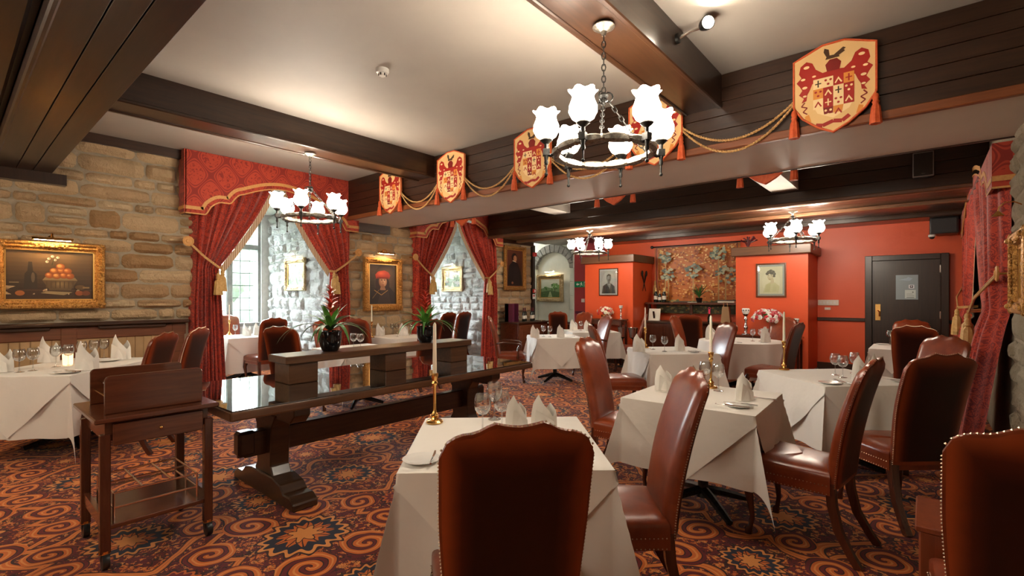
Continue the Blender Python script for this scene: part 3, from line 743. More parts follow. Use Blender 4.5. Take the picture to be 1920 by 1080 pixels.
# the round table
RT = (-2.22, 8.20); rr = .62
t = thing('round_table', 'round pedestal table under a pale cloth before the lady portrait', 'table', (*RT, 0), 0, 'pedestal dining tables')
MB().lathe([(.59, .725), (.605, .735), (.605, .757), (0, .757)], 40).build('table_top', M['mahog'], t)
for p in kits[(.425, .425)][1:]: link(p[0], p[1], t)
b = MB()
def rc(u, v):
    a = 2 * PI * u
    if v < .3: r = rr * v / .3; return (r * math.cos(a), r * math.sin(a), .763)
    f = (v - .3) / .7; r = rr + .004 + .06 * f + .030 * f * math.sin(a * 15) + .015 * f * math.sin(a * 7 + 1)
    return (r * math.cos(a), r * math.sin(a), .763 - .52 * f)
b.grid(rc, 120, 20, wrap=True)
tag(b.build('tablecloth', M['linen'], None, (*RT, 0), smooth=60), 'round pale tablecloth in soft folds under the lady portrait', 'tablecloth', 'white undercloths')
# ================================================================ tableware
def glass_kit(s):
    bowl = MB().lathe([(.004, .088), (.022, .094), (.036, .112), (.042, .135), (.040, .160), (.033, .188), (.0325, .188), (.0395, .160), (.0410, .135), (.035, .113), (.021, .0955), (.001, .0905)], 18)
    stem = MB().lathe([(.0335, 0), (.0335, .002), (.012, .006), (.0045, .014), (.0035, .05), (.0045, .088), (.001, .090)], 14)
    return [('bowl', bowl.mesh('bowl', M['glass'], smooth=60)), ('stem', stem.mesh('stem', M['glass'], smooth=60))]
GLASS = glass_kit(1)
def napkin_mesh():
    b = MB(); n = 32
    def pk(a, c, w): d = abs((a - c + PI) % (2 * PI) - PI); return max(0, 1 - d / w)
    def pt(u, v, inner):
        a = 2 * PI * u; rx, ry = .062, .040
        top = .080 + .120 * pk(a, 3.9, 1.75) + .070 * pk(a, .75, 1.3)
        z = top * v; k = (1 - .05 * v) * (1 - .08 * inner); sq = (abs(math.cos(a)) ** 1.3 + abs(math.sin(a)) ** 1.3) ** -.6
        return (rx * k * math.cos(a) * sq * 1.15 * (1 - .28 * max(0, v * top - .09) / .11), ry * k * math.sin(a) * sq * 1.15 * (1 - .30 * v), z)
    b.grid(lambda u, v: pt(u, v, 0), n, 6, wrap=True); b.grid(lambda u, v: pt(u, 1 - v, 1), n, 6, wrap=True)
    o = len(b.v) - n * 14
    for i in range(n): b.f.append([n*6 + i, n*6 + (i+1) % n, n*7 + (i+1) % n, n*7 + i]); b.m.append(0); b.c.append(None)
    return b.mesh('napkin', M['napkin'], smooth=45)
NAPKIN = napkin_mesh()
NAP_BAND = MB().add([(-.055, -.034, .002), (.056, -.033, .002), (.050, -.034, .060), (-.046, -.041, .125)], [(0, 1, 2, 3)]).mesh('folded_flap', M['napkin'], smooth=0)
PLATE = [('dish', MB().lathe([(.0, .004), (.048, .004), (.055, .007), (.078, .013), (.079, .015), (.054, .011), (.046, .008), (0, .008)], 30).mesh('dish', M['china'], smooth=50))]
def knife_mesh():
    b = MB(); b.tube([(0, -.10, .004), (0, -.04, .004), (0, -.005, .004)], [.0055, .006, .004], 6)
    b.add([(-.004, -.005, .003), (.004, -.005, .003), (.008, .05, .003), (.004, .10, .003), (-.004, .10, .003), (-.004, -.005, .006), (.004, -.005, .006), (.008, .05, .005), (.004, .10, .004), (-.004, .10, .005)], [(0,1,2,3,4),(9,8,7,6,5),(0,5,6,1),(1,6,7,2),(2,7,8,3),(3,8,9,4),(4,9,5,0)])
    return b.mesh('knife', M['steel'], smooth=40)
def fork_mesh():
    b = MB(); b.tube([(0, -.10, .004), (0, -.03, .005), (0, .03, .008)], [.006, .004, .003], 6)
    b.add([(-.010, .04, .007), (.010, .04, .007), (.004, .02, .008), (-.004, .02, .008), (-.010, .04, .010), (.010, .04, .010), (.004, .02, .011), (-.004, .02, .011)], [(0,1,2,3),(7,6,5,4),(0,4,5,1),(1,5,6,2),(2,6,7,3),(3,7,4,0)])
    for k in range(4): x = -.0085 + k * .0057; b.tube([(x, .038, .008), (x, .07, .006), (x, .095, .010)], .0016, 5)
    return b.mesh('fork', M['steel'], smooth=40)
KNIFE, FORK = knife_mesh(), fork_mesh()
def candlestick_kit():
    st = MB().lathe([(.046, 0), (.047, .006), (.040, .014), (.022, .020), (.018, .030), (.024, .040), (.014, .052), (.0085, .07), (.0085, .19), (.013, .205), (.017, .215), (.012, .228), (.017, .24), (.021, .262), (.019, .270), (.012, .270)], 20)
    cd = MB().lathe([(.0115, .262), (.0115, .30), (.0085, .535), (.003, .545), (0, .546)], 12)
    wk = MB().tube([(0, 0, .545), (.001, 0, .556)], .0012, 5)
    return [('stick', st.mesh('stick', M['brass'], smooth=40)), ('candle', cd.mesh('candle', M['candle'], smooth=40), [('wick', wk.mesh('wick', M['black']))])]
STICK = candlestick_kit()
items = {}
def it(tab, kind, px, py, z=.772, rz=0, s=1): items.setdefault((tab, kind), []).append((*at(px, py, z), z, rz, s))
I = it
I('T1', 'stick', 815, 792); I('T1', 'glass', 905, 812, s=1.05); I('T1', 'glass', 941, 806, s=1.05); I('T1', 'glass', 927, 786, s=1.1)
I('T1', 'napkin', 1020, 808, rz=.3); I('T1', 'napkin', 968, 808, rz=.9); I('T1', 'plate', 790, 864); I('T1', 'knife', 812, 858, .785, .75, .85)
I('T2', 'stick', 1333, 727); I('T2', 'glass', 1347, 733, s=1.05); I('T2', 'glass', 1322, 727, s=1.05); I('T2', 'napkin', 1244, 731, rz=.4); I('T2', 'napkin', 1395, 750, rz=.6)
I('T2', 'plate', 1385, 762); I('T2', 'knife', 1388, 758, .786, 1.6); I('T2', 'fork', 1372, 762, .786, 1.9); I('T2', 'knife', 1255, 738, .772, 1.6); I('T2', 'fork', 1425, 748, .772, 1.7)
I('T3', 'stick', 1470, 693); I('T3', 'glass', 1566, 703); I('T3', 'glass', 1580, 708); I('T3', 'glass', 1602, 700); I('T3', 'napkin', 1612, 712, rz=.5, s=1.1); I('T3', 'napkin', 1634, 706, rz=1.2, s=1.1)
I('T3', 'plate', 1556, 719); I('T3', 'plate', 1692, 716); I('T3', 'knife', 1585, 718, .772, .5); I('T3', 'fork', 1572, 716, .772, .4); I('T3', 'knife', 1682, 714, .786, 1.2)
I('T4', 'stick', 1210, 652); I('T4', 'glass', 1224, 655); I('T4', 'glass', 1246, 659); I('T4', 'napkin', 1198, 659, rz=.4, s=1.2); I('T4', 'napkin', 1274, 657, rz=.7, s=1.15); I('T4', 'plate', 1302, 660); I('T4', 'knife', 1300, 659, .786, 1.0)
I('T5', 'glass', 1019, 631); I('T5', 'glass', 1031, 632); I('T5', 'napkin', 1003, 633, rz=.3, s=1.15); I('T5', 'napkin', 1051, 632, rz=.8, s=1.15); I('T5', 'knife', 1072, 630, .772, 1.2)
items[('T6', 'napkin')] = [(-5.48, 8.38, .772, .3, 1.2), (-5.10, 8.30, .772, .5, 1.2), (-5.05, 8.72, .772, .9, 1.2)]; items[('T6', 'glass')] = [(-5.33, 8.42, .772, 0, 1), (-5.22, 8.50, .772, 0, 1)]
for px, py in ((36, 698), (62, 695), (105, 688), (128, 686), (153, 677), (176, 674), (195, 671)): I('T7', 'glass', px, py, s=1.12)
for px, py in ((3, 697), (92, 679), (164, 693), (227, 673)): I('T7', 'napkin', px, py, rz=.5, s=1.45)
I('T7', 'plate', 128, 699, s=1.3); I('T7', 'knife', 122, 697, .789, 2.2); I('T7', 'fork', 136, 696, .789, 2.0); I('T7', 'plate', 205, 677, s=1.3); I('T7', 'knife', 248, 669, .772, 1.5)
I('T9', 'plate', 1655, 646); I('T9', 'glass', 1668, 644)
I('T10', 'stick', 430, 628); I('T10', 'glass', 441, 629); I('T10', 'napkin', 463, 629, rz=.3, s=1.2); I('T10', 'napkin', 484, 628, rz=.8, s=1.2)
I('T11', 'stick', 697, 633); I('T11', 'napkin', 713, 629, rz=.4, s=1.2); I('T11', 'napkin', 757, 629, rz=.7, s=1.2); I('T11', 'glass', 735, 626); I('T11', 'glass', 744, 626); I('T11', 'glass', 771, 627); I('T11', 'knife', 742, 631, .772, 1.4)
I('T12', 'glass', 663, 654, s=1.1); I('T12', 'glass', 676, 655, s=1.1)
items[('RT', 'glass')] = [(-2.05, 8.20, .766, 0, 1), (-1.95, 8.26, .766, 0, 1)]
items[('RT', 'napkin')] = [(-2.66, 8.10, .766, .4, 1.3), (-1.85, 8.10, .766, .6, 1.3), (-1.92, 8.42, .766, 1.0, 1.2)]
items[('RT', 'knife')] = [(-2.17, 7.78, .766, 1.1, 1)]
ORD = {1: [''], 2: ['leftmost', 'rightmost'], 3: ['leftmost', 'middle', 'rightmost']}
def ords(n):
    if n in ORD: return ORD[n]
    nm = ['leftmost', 'second', 'third', 'fourth', 'fifth', 'sixth', 'seventh']
    return nm[:n - 1] + ['rightmost']
WORD = {'glass': ('wine_glass', 'stemmed wine glass', 'glass', 'wine glasses'), 'napkin': ('napkin', 'pointed folded white napkin', 'napkin', 'folded napkins'), 'plate': ('side_plate', 'round white side plate', 'plate', 'side plates'),
        'knife': ('table_knife', 'steel table knife', 'knife', 'table knives'), 'fork': ('table_fork', 'steel table fork', 'fork', 'table forks'), 'stick': ('candlestick', 'brass candlestick with tall ivory candle', 'candlestick', 'brass candlesticks')}
for (tab, kind), L in items.items():
    desc = 'round table' if tab == 'RT' else TABLES[tab][6]
    L = sorted(L, key=lambda p: px_of(p[0], p[1])); nm, lab, cat, grp = WORD[kind]
    for (x, y, z, rz, s), o in zip(L, ords(len(L))):
        extra = (', second from left' if o == 'second' else ', %s from left' % o if o in ('third', 'fourth', 'fifth', 'sixth') else ', %s of its %d' % (o, len(L))) if o else ''
        label = '%s on the %s%s' % (lab, desc, extra)
        if kind == 'glass': put(GLASS, nm, label, cat, (x, y, z), rz, grp, s)
        elif kind == 'stick': put(STICK, nm, label, cat, (x, y, z), rz, grp, s)
        elif kind == 'plate': put(PLATE, nm, label, cat, (x, y, z - .003), rz, grp, s)
        elif kind == 'napkin':
            t = put([('folded_linen', NAPKIN), ('folded_flap', NAP_BAND)], nm, label, cat, (x, y, z), rz + YAW - .3, grp, s * .95)
        else: tag(link(nm, KNIFE if kind == 'knife' else FORK, None, (x, y, z), (0, 0, rz), (s, s, s)), label, cat, grp)
x, y = at(127, 684, .772)
t = thing('tealight_holder', 'pale glowing glass tealight tumbler on the long white table by the panelling', 'candle holder', (x, y, .772))
MB().lathe([(.036, 0), (.040, .01), (.043, .11), (.041, .11), (.038, .012), (0, .012)], 20).build('tumbler', M['flame'], t, smooth=50)
MB().lathe([(.018, .012), (.019, .03), (0, .03)], 14).build('tealight', M['candle'], t)
# ================================================================ chandeliers
def chandelier_kit(rose_z):                  # z = 0 at the ring
    kit = []
    def chain(p, q, n, r=.012):
        b = MB(); p, q = Vector(p), Vector(q); d = (q - p) / n; L = d.length * .66
        for i in range(n):
            c = p + d * (i + .5); t = d.normalized(); s = (Vector((1, 0, 0)) - t * t.x).normalized() if abs(t.x) < .9 else Vector((0, 1, 0)); s2 = t.cross(s)
            ax = s if i % 2 else s2
            b.tube([c + t * (L * math.cos(a)) + ax * (r * math.sin(a)) for a in [2 * PI * k / 8 for k in range(8)]], .0036, 5, closed=True)
        return b
    kit.append(('ceiling_rose', MB().lathe([(.065, rose_z), (.068, rose_z - .008), (.045, rose_z - .022), (.02, rose_z - .035), (.012, rose_z - .06), (0, rose_z - .06)], 20).mesh('ceiling_rose', M['bronze'])))
    kit.append(('chain', chain((0, 0, rose_z - .06), (0, 0, .36), max(5, int((rose_z - .42) / .035))).mesh('chain', M['iron'])))
    hub = MB().lathe([(.0, .37), (.022, .36), (.030, .345), (.018, .33), (.026, .315), (.0, .30)], 12)
    for k in range(3):
        a = 2 * PI * k / 3; hub.tube([(math.cos(a)*(.02 + .035*math.sin(s)), math.sin(a)*(.02 + .035*math.sin(s)), .335 + .03*math.cos(s)) for s in [PI * j / 6 for j in range(7)]], .005, 6)
    kit.append(('hub', hub.mesh('hub', M['iron'])))
    for k in range(3):
        a = 2 * PI * k / 3 + .5; kit.append(('chain', chain((math.cos(a)*.04, math.sin(a)*.04, .31), (math.cos(a)*.29, math.sin(a)*.29, .03), 11, .011).mesh('chain', M['iron'])))
    RR = .29; ring = MB()
    for k in range(12):
        a0, a1 = 2*PI*k/12 + .03, 2*PI*(k+1)/12 - .03
        ring.tube([(RR*math.cos(a0 + (a1-a0)*j/5), RR*math.sin(a0 + (a1-a0)*j/5), 0) for j in range(6)], [.020, .027, .029, .029, .027, .020], 6)
        am = 2*PI*k/12; ring.ball((RR*math.cos(am), RR*math.sin(am), 0), .024, 8)
    kit.append(('ring', ring.mesh('ring', M['bronze'], smooth=25)))
    shd = MB(); prof = [(.030, 0), (.060, .020), (.078, .055), (.076, .085), (.064, .115), (.058, .138), (.066, .162), (.077, .174)]
    def wob(t, a, r, z):
        k = max(0, (t - .72) / .28); return r * (1 + .09 * k * math.cos(6 * a)), z - .012 * k * (1 - math.cos(6 * a)) * .5
    shd.lathe(prof, 36, (0, 0, 0), wob=wob); shm = shd.mesh('lamp_shade', M['shade'], smooth=70)
    arm = MB().tube([(0, 0, 0), (.035, 0, -.02), (.06, 0, -.005)], [.012, .010, .010], 6).lathe([(.010, -.075), (.013, -.06), (.010, -.045), (.015, -.02), (.011, 0), (.012, .05), (.022, .058), (.038, .072), (.036, .082), (0, .082)], 12, (.06, 0, 0))
    arm.box(.040, .080, -.018, .018, -.02, .02)
    fin = MB().tube([(.06, 0, -.07), (.06, 0, -.125)], .0055, 6).ball((.06, 0, -.132), .011, 8)
    am, fm = arm.mesh('lamp_holder', M['iron']), fin.mesh('finial', M['iron'])
    for k in range(6):
        a = 2 * PI * k / 6 + .22; T = Matrix.Rotation(a, 4, 'Z') @ Matrix.Translation((RR, 0, 0))
        kit.append(('lamp_holder', am, [('lamp_shade', shm, None, None, Matrix.Translation((.06, 0, .078))), ('finial', fm)], None, T))
    # scrolled iron straps under the hub
    return kit
def chandelier(x, y, zr, z, label, rz=0):
    put(chandelier_kit(zr - z), 'chandelier', label, 'chandelier', (x, y, z), rz, 'iron ring chandeliers')
chandelier(-1.49, 2.61, 3.105, 2.335, 'large iron ring chandelier with six frosted tulip shades, nearest', .5)
chandelier(-5.40, 2.75, 3.105, 2.36, 'iron ring chandelier with tulip shades before the first curtained window', .1)
chandelier(-4.93, 8.10, 2.735, 2.30, 'smaller-looking ring chandelier in front of the archway', .3)
chandelier(-1.51, 8.25, 2.735, 2.30, 'ring chandelier hanging over the lady portrait chimney breast', .6)
chandelier(-1.52, -1.6, 3.12, 2.36, 'added fill-light ring chandelier, unseen behind the viewpoint by the bay', 0)  # this and the next are added out of view to brighten the foreground
chandelier(-5.35, -1.6, 3.12, 2.36, 'added fill-light ring chandelier, unseen behind the viewpoint by the panelling', 0)
# ================================================================ heraldic banners and cords
def tassel_mesh(name, mat, L=.22, r=.036):
    b = MB().lathe([(.010, 0), (.016, -.008), (.022, -.03), (.017, -.05), (.024, -.06), (.018, -.075), (r * .72, -.10), (r * .9, -L * .8), (r, -L), (r * .6, -L), (0, -L + .01)], 16, wob=lambda t, a, q, z: (q * (1 + (.10 * math.cos(8 * a) if t > .5 else 0)), z))
    b.tube([(0, 0, .03), (0, 0, 0)], .005, 6)
    return b.mesh(name, mat, smooth=50)
TAS = tassel_mesh('tassel', M['tassel'])
def arc(cx, cz, rx, rz_, a0=0, a1=2 * PI, n=20): return [(cx + rx * math.cos(a0 + (a1 - a0) * i / n), cz + rz_ * math.sin(a0 + (a1 - a0) * i / n)) for i in range(n + (0 if abs(a1 - a0 - 2 * PI) < 1e-6 else 1))]
def circ(cx, cz, rx, rz_=None, n=18): return arc(cx, cz, rx, rz_ or rx, 0, 2 * PI, n)
def stroke(b, pts, w, y, c):
    for i in range(len(pts) - 1):
        p, q = pts[i], pts[i + 1]; dx, dz = q[0] - p[0], q[1] - p[1]; L = math.hypot(dx, dz) or 1; nx, nz = -dz / L * w / 2, dx / L * w / 2
        b.poly([(p[0] - nx, p[1] - nz), (q[0] - nx, q[1] - nz), (q[0] + nx, q[1] + nz), (p[0] + nx, p[1] + nz)][::1], y - i * 1e-5, c)
def banner_kit():
    out = [(0, -.34)] + [(.10, -.285), (.20, -.20), (.262, -.10)] + [(.262, .26), (.07, .335), (-.07, .335), (-.262, .26)] + [(-.262, -.10), (-.20, -.20), (-.10, -.285)]
    kit = [('panel', MB().prism(out, -.018, 0).mesh('panel', base('cream needlework', hx('#e6bd80'), .8)[0], smooth=0))]
    kit.append(('lining', MB().prism([(p[0] * 1.01, p[1] * 1.01) for p in out], 0, .006).mesh('lining', M['tassel'], smooth=0)))
    pts = []
    for i in range(len(out)):
        p, q = out[i], out[(i + 1) % len(out)]
        for k in range(4): pts.append((p[0] + (q[0] - p[0]) * k / 4, -.018, p[1] + (q[1] - p[1]) * k / 4))
    kit.append(('border_cord', MB().tube(pts, .008, 6, closed=True).mesh('border_cord', M['tassel'])))
    b = MB(); red, dk, cr, gd = hx('#a51d10'), hx('#7d1309'), hx('#f2d29a'), hx('#d98a35'); br = hx('#4a2f16'); y = -.0195
    for s in (-1, 1):
        w = [(0, .13), (.06, .12), (.10, .155), (.12, .205), (.155, .225), (.19, .20), (.20, .15), (.185, .12), (.215, .09), (.195, .06), (.18, .03), (.20, 0), (.17, -.03), (.185, -.06), (.155, -.05), (.15, -.01), (.135, .02), (.12, .06), (0, .075)]
        pp = [(s * p[0], p[1]) for p in w]; b.poly(pp if s < 0 else pp[::-1], y, red)
        for (cx, cz, r) in ((.155, .185, .018), (.175, .105, .014), (.165, .045, .016), (.165, -.015, .012), (.11, .11, .012)): b.poly(circ(s * cx, cz, r, r * .6, 10), y - .0004, cr)
        stroke(b, [(s * .165, -.06), (s * .185, -.085), (s * .15, -.10), (s * .175, -.125), (s * .15, -.145)], .008, y, dk)
        b.poly([(s * .125, -.205), (s * .16, -.20), (s * .165, -.16), (s * .14, -.15)][::(1 if s > 0 else -1)], y, gd)
    sh = [(-.115, .085), (-.115, -.10), (-.09, -.155), (0, -.205), (.09, -.155), (.115, -.10), (.115, .085)]
    b.poly(sh, y - .0006, cr)
    cells = [(-2, 0, cr), (-1, 0, cr), (0, 0, red), (1, 0, gd), (-2, 1, gd), (-1, 1, red), (0, 1, cr), (1, 1, red), (-2, 2, cr), (-1, 2, red), (0, 2, cr), (1, 2, red), (-1, 3, dk), (0, 3, gd)]
    for i, j, c in cells:
        x0, z1 = i * .0575, .085 - j * .07
        b.poly([(x0, z1 - .07), (x0 + .0575, z1 - .07), (x0 + .0575, z1), (x0, z1)] if j < 3 else [(x0 * .9, z1 - .045), (x0 * .9 + .05, z1 - .045), (x0 + .0575, z1), (x0, z1)], y - .0009, c)
        mx, mz = x0 + .029, z1 - .035; oc = red if c != red and c != dk else cr
        if (i + j) % 3 == 0: b.poly([(mx - .022, mz - .018), (mx - .014, mz - .022), (mx, mz + .004), (mx + .014, mz - .022), (mx + .022, mz - .018), (mx, mz + .020)], y - .0012, oc)
        elif (i + j) % 3 == 1:
            b.poly([(mx - .004, mz - .024), (mx + .004, mz - .024), (mx + .004, mz + .024), (mx - .004, mz + .024)], y - .0012, br if c == cr else oc); b.poly([(mx - .018, mz - .004), (mx + .018, mz - .004), (mx + .018, mz + .004), (mx - .018, mz + .004)], y - .0013, br if c == cr else oc)
        else:
            for dx, dz in ((-.014, .014), (.014, .014), (0, -.014)): b.poly(circ(mx + dx, mz + dz, .008, .008, 8), y - .0012, oc)
    b.poly([(-.035, .12), (.035, .12), (.045, .17), (.02, .20), (-.02, .20), (-.045, .17)], y - .0008, dk)
    for g in ([(-.045, .205), (.035, .205), (.03, .225), (-.035, .23)], [(.0, .225), (.055, .265), (.07, .255), (.03, .22)], [(-.04, .225), (-.02, .225), (-.025, .27), (-.05, .285), (-.055, .26)], [(.03, .215), (.065, .235), (.06, .245), (.025, .225)]): b.poly(g, y - .001, br)
    stroke(b, [(-.10, -.235), (-.06, -.245), (0, -.225), (.05, -.235), (.09, -.205)], .026, y, red)
    b.v = [(p[0] * 1.13, p[1], p[2] * 1.10 - .008) for p in b.v]
    kit.append(('arms_print', b.mesh('arms_print', M['art'], smooth=0)))
    for s in (-1, 1): kit.append(('tassel', TAS, None, None, Matrix.Translation((s * .258, -.025, -.12))))
    return kit
BANNER = banner_kit()
bx_ = [-6.13, -4.79, -3.42, -1.95, -.53]
bl = ['farthest of the heraldic shield banners, next to the curtained wall', 'heraldic shield banner under the crossing of the beams', 'heraldic shield banner just beside the large chandelier', 'heraldic shield banner partly behind the large chandelier', 'largest-looking heraldic shield banner on the planked beam near the spotlight']
for x, l in zip(bx_, bl): put(BANNER, 'heraldic_banner', l, 'banner', (x, 4.385, 3.045), 0, 'shield banners on the beam')
for x, l in ((-5.88, 'red shield banner tip hanging behind the beam near the second window'), (-3.06, 'red shield banner tip with tassels behind the beam, mid span'), (-1.28, 'red shield banner tip with tassels behind the beam near the speaker')):
    put(BANNER, 'heraldic_banner', l, 'banner', (x, 5.612, 2.985), PI, 'shield banners on the beam')
for i in range(4):
    a, b_ = bx_[i] + .26, bx_[i + 1] - .26; n = 26
    t = thing('rope_swag', ['pair of gold cords sagging between the two farthest banners', 'pair of gold cords between second and third banners', 'pair of gold cords sagging behind the large chandelier', 'pair of gold cords sagging to the largest banner'][i], 'rope', (0, 0, 0), 0, 'gold rope swags')
    for d, zz in ((.20, 3.0), (.28, 2.98)):
        for st in (0, PI):
            pts = []
            for k in range(n * 3 + 1):
                u = k / (n * 3); x = a + (b_ - a) * u; z = zz - d * (1 - (2 * u - 1) ** 2); tw = u * 2 * PI * 22 + st
                pts.append((x, 4.372 + .006 * math.cos(tw), z + .006 * math.sin(tw)))
            MB().tube(pts, .0072, 5).build('strand', M['rope'], t)
# ================================================================ curtains
def pelmet_profile(s):               # s 0..1 across; returns height above the low end
    a = min(s, 1 - s) * 2
    if a < .19: return 0
    if a < .235: return .11 * (a - .19) / .045
    if a < .34: return .11 + .08 * math.sin((a - .235) / .105 * PI / 2)
    if a < .43: return .19
    if a < .55: return .19 + .15 * math.sin((a - .43) / .12 * PI / 2)
    return .34 + .16 * math.sin((a - .55) / .45 * PI / 2)
def pelmet(name, label, y0, y1, zt, zl, x, dep, sgn=1):
    t = thing(name, label, 'pelmet', (0, 0, 0))
    n = 110; b = MB(); vs = []
    xf = x + sgn * dep
    front = [(y0 + (y1 - y0) * i / n, zl + pelmet_profile(i / n)) for i in range(n + 1)]
    for xx in (xf, xf - sgn * .02):
        vs += [(xx, y, zt) for y, z in front] + [(xx, y, z) for y, z in front]
    w = n + 1; fs = []
    for i in range(n):
        fs += [(i, i+1, w+i+1, w+i), (2*w+i+1, 2*w+i, 3*w+i, 3*w+i+1), (w+i, w+i+1, 3*w+i+1, 3*w+i), (i+1, i, 2*w+i, 2*w+i+1)]
    fs += [(0, w, 3*w, 2*w), (n, 2*w+n, 3*w+n, w+n)]
    b.add(vs, fs); b.build('face', M['pelmet'], t, smooth=0)
    for yy in (y0, y1):
        r = MB().box(min(x, xf), max(x, xf), yy - .012, yy + .012, zl, zt).build('return', M['pelmet'], t, smooth=0)
    for off, hw, nm in ((.075, .022, 'braid'), (.0, .008, 'piping')):
        b = MB(); pts = []
        for i in range(n + 1):
            y, z = front[i]; p, q = front[max(0, i-1)], front[min(n, i+1)]; dy, dz = q[0]-p[0], q[1]-p[1]; L = math.hypot(dy, dz); pts.append((y - dz / L * off, z + dy / L * off, -dz / L, dy / L))
        vs = []
        for (y, z, ny, nz) in pts: vs += [(xf + sgn * .004, y - ny*hw, z - nz*hw), (xf + sgn * .004, y + ny*hw, z + nz*hw), (xf, y - ny*hw, z - nz*hw), (xf, y + ny*hw, z + nz*hw)]
        fs = []
        for i in range(n): k = 4*i; fs += [(k, k+4, k+5, k+1), (k+2, k, k+4, k+6), (k+1, k+5, k+7, k+3)]
        b.add(vs, fs); b.build(nm, M['braid'], t, smooth=0)
        for yy, sg in ((y0, -1), (y1, 1)): MB().box(min(x, xf), max(x, xf), yy + sg*.012, yy + sg*.017, zl + off - hw, zl + off + hw).build(nm, M['braid'], t, smooth=0)
    return t
def drape_curtain(label, yo, yi_top, yk, yi_bot, zt, zk, x, sgn=1, lean=0, flare=0, st=.21):
    # yo outer edge, yi_top inner edge at the top, yk inner edge at the tie-back
    t = thing('curtain', label, 'curtain', (0, 0, 0), 0, 'red damask curtains')
    d = 1 if yi_top > yo else -1; L = abs(yi_top - yo)
    def inner(z):
        if z >= zk:
            f = (zt - z) / (zt - zk); return yi_top + (yk - yi_top) * (f ** 1.35 * .75 + f * .25)
        f = (zk - z) / zk; return yk + (yi_bot - yk) * f ** .8
    def outer(z):
        f = math.exp(-((z - zk) / .35) ** 2); return yo + d * .03 * f
    npl = 9; nu, nv = npl * 8, 46
    def fn(u, v):
        z = zt + (.015 - zt) * v; a, b = outer(z), inner(z); wd = abs(b - a)
        am = min(.045, .028 + .012 / max(.15, wd)); pl = math.sin(u * npl * 2 * PI + v * 2.2 + 1.1 * math.sin(u * 9 + v * 2) + yo) * am * (.75 + .35 * math.sin(u * 23 + yo * 3))
        k = math.exp(-((z - zk) / .16) ** 2)
        return (x + sgn * ((.11 + pl * (1 - .35 * k)) * (.15 + .85 * min(1, u / .07)) + lean * k + flare * max(0, (zk - z) / zk) ** .8), a + (b - a) * u + .012 * math.sin(u * npl * 4 * PI) * min(1, wd), z)
    b = MB(); b.grid(fn, nu, nv); o = b.build('drape', M['damask'], t, smooth=75)
    fr = MB()
    def ff(u, v):
        f = v * (zt - zk) / zt * 1.0; p = fn(1.0, f); z = p[2]; sl = .075
        return (p[0] + sgn * .006, p[1] + d * u * .030, z - u * .105)
    fr.grid(ff, 3, 40); fr.build('fringe', M['fringe'], o, smooth=60)
    hb = (x, yo - d * .06, zk + .33)
    bs = MB().lathe([(.0, 0), (.062, .0), (.066, .012), (.050, .02), (.046, .016), (.030, .016), (.024, .026), (0, .028)], 24)
    T = Matrix.Translation((x + sgn * st, hb[1], hb[2])) @ Matrix.Rotation(sgn * PI / 2, 4, 'Y')
    hd = thing('curtain_holdback', label.replace('curtain', 'round brass holdback for the curtain', 1), 'holdback', (0, 0, 0), 0, 'curtain holdbacks')
    MB().lathe([(.0, 0), (.062, .0), (.066, .012), (.050, .02), (.046, .016), (.030, .016), (.024, .026), (0, .028)], 24, M=T).build('rosette', M['braid'], hd)
    MB().tube([(x, hb[1], hb[2]), (x + sgn * st, hb[1], hb[2])], .011).build('stem', M['brass'], hd)
    cd = thing('tieback_cord', label.replace('curtain', 'gold cord tying the curtain', 1), 'tieback', (0, 0, 0), 0, 'curtain tiebacks')
    for dz in (0, .018): MB().tube([(x + sgn * (st + .01), hb[1], hb[2] - dz), (x + sgn * .215, (hb[1] + yk) / 2, (hb[2] + zk) / 2 - .03 - dz), (x + sgn * .225, yk - d * .03, zk - dz), (x + sgn * .13, yk + d * .03, zk + .01 - dz), (x + sgn * .03, yk - d * .02, zk + .02 - dz)], .0085, 7).build('cord', M['rope'], cd)
    for k in range(2):
        g = link('tassel', GT, cd, (x + sgn * (.235), yk + d * (.0 - .05 * k), zk - .03 - .05 * k)); g.scale = (1.25, 1.25, 1.15)
GT = tassel_mesh('tassel', M['gold_tassel'], .26, .045)
pelmet('pelmet', 'red damask pelmet with gold braid over the first alcove window', 2.06, 4.60, CEIL - .005, 2.56, WL, .24)
pelmet('pelmet', 'red damask pelmet with gold braid over the farther alcove window', 5.86, 8.32, 3.30, 2.60, WL, .24)
drape_curtain('red curtain gathered at the near side of the first alcove', 2.16, 3.22, 2.50, 2.60, 3.12, 1.86, WL)
drape_curtain('red curtain gathered at the far side of the first alcove', 4.56, 3.42, 4.16, 4.14, 3.12, 1.88, WL)
drape_curtain('red curtain gathered at the near side of the farther alcove', 5.90, 6.98, 6.28, 6.36, 3.05, 1.88, WL)
drape_curtain('red curtain gathered at the far side of the farther alcove', 8.26, 7.05, 7.86, 7.72, 3.05, 1.88, WL)
pelmet('pelmet', 'red damask pelmet on the wall opposite the alcoves', 5.66, 10.2, 2.73, 2.36, WR, .14, -1)
drape_curtain('red curtain hanging nearest the stone pier', 5.74, 8.0, 6.75, 7.6, 2.70, 1.32, WR, -1, 0, .20, .10)
drape_curtain('red curtain hanging nearest the black door', 10.10, 8.05, 8.9, 8.5, 2.70, 1.32, WR, -1, 0, .20, .10)
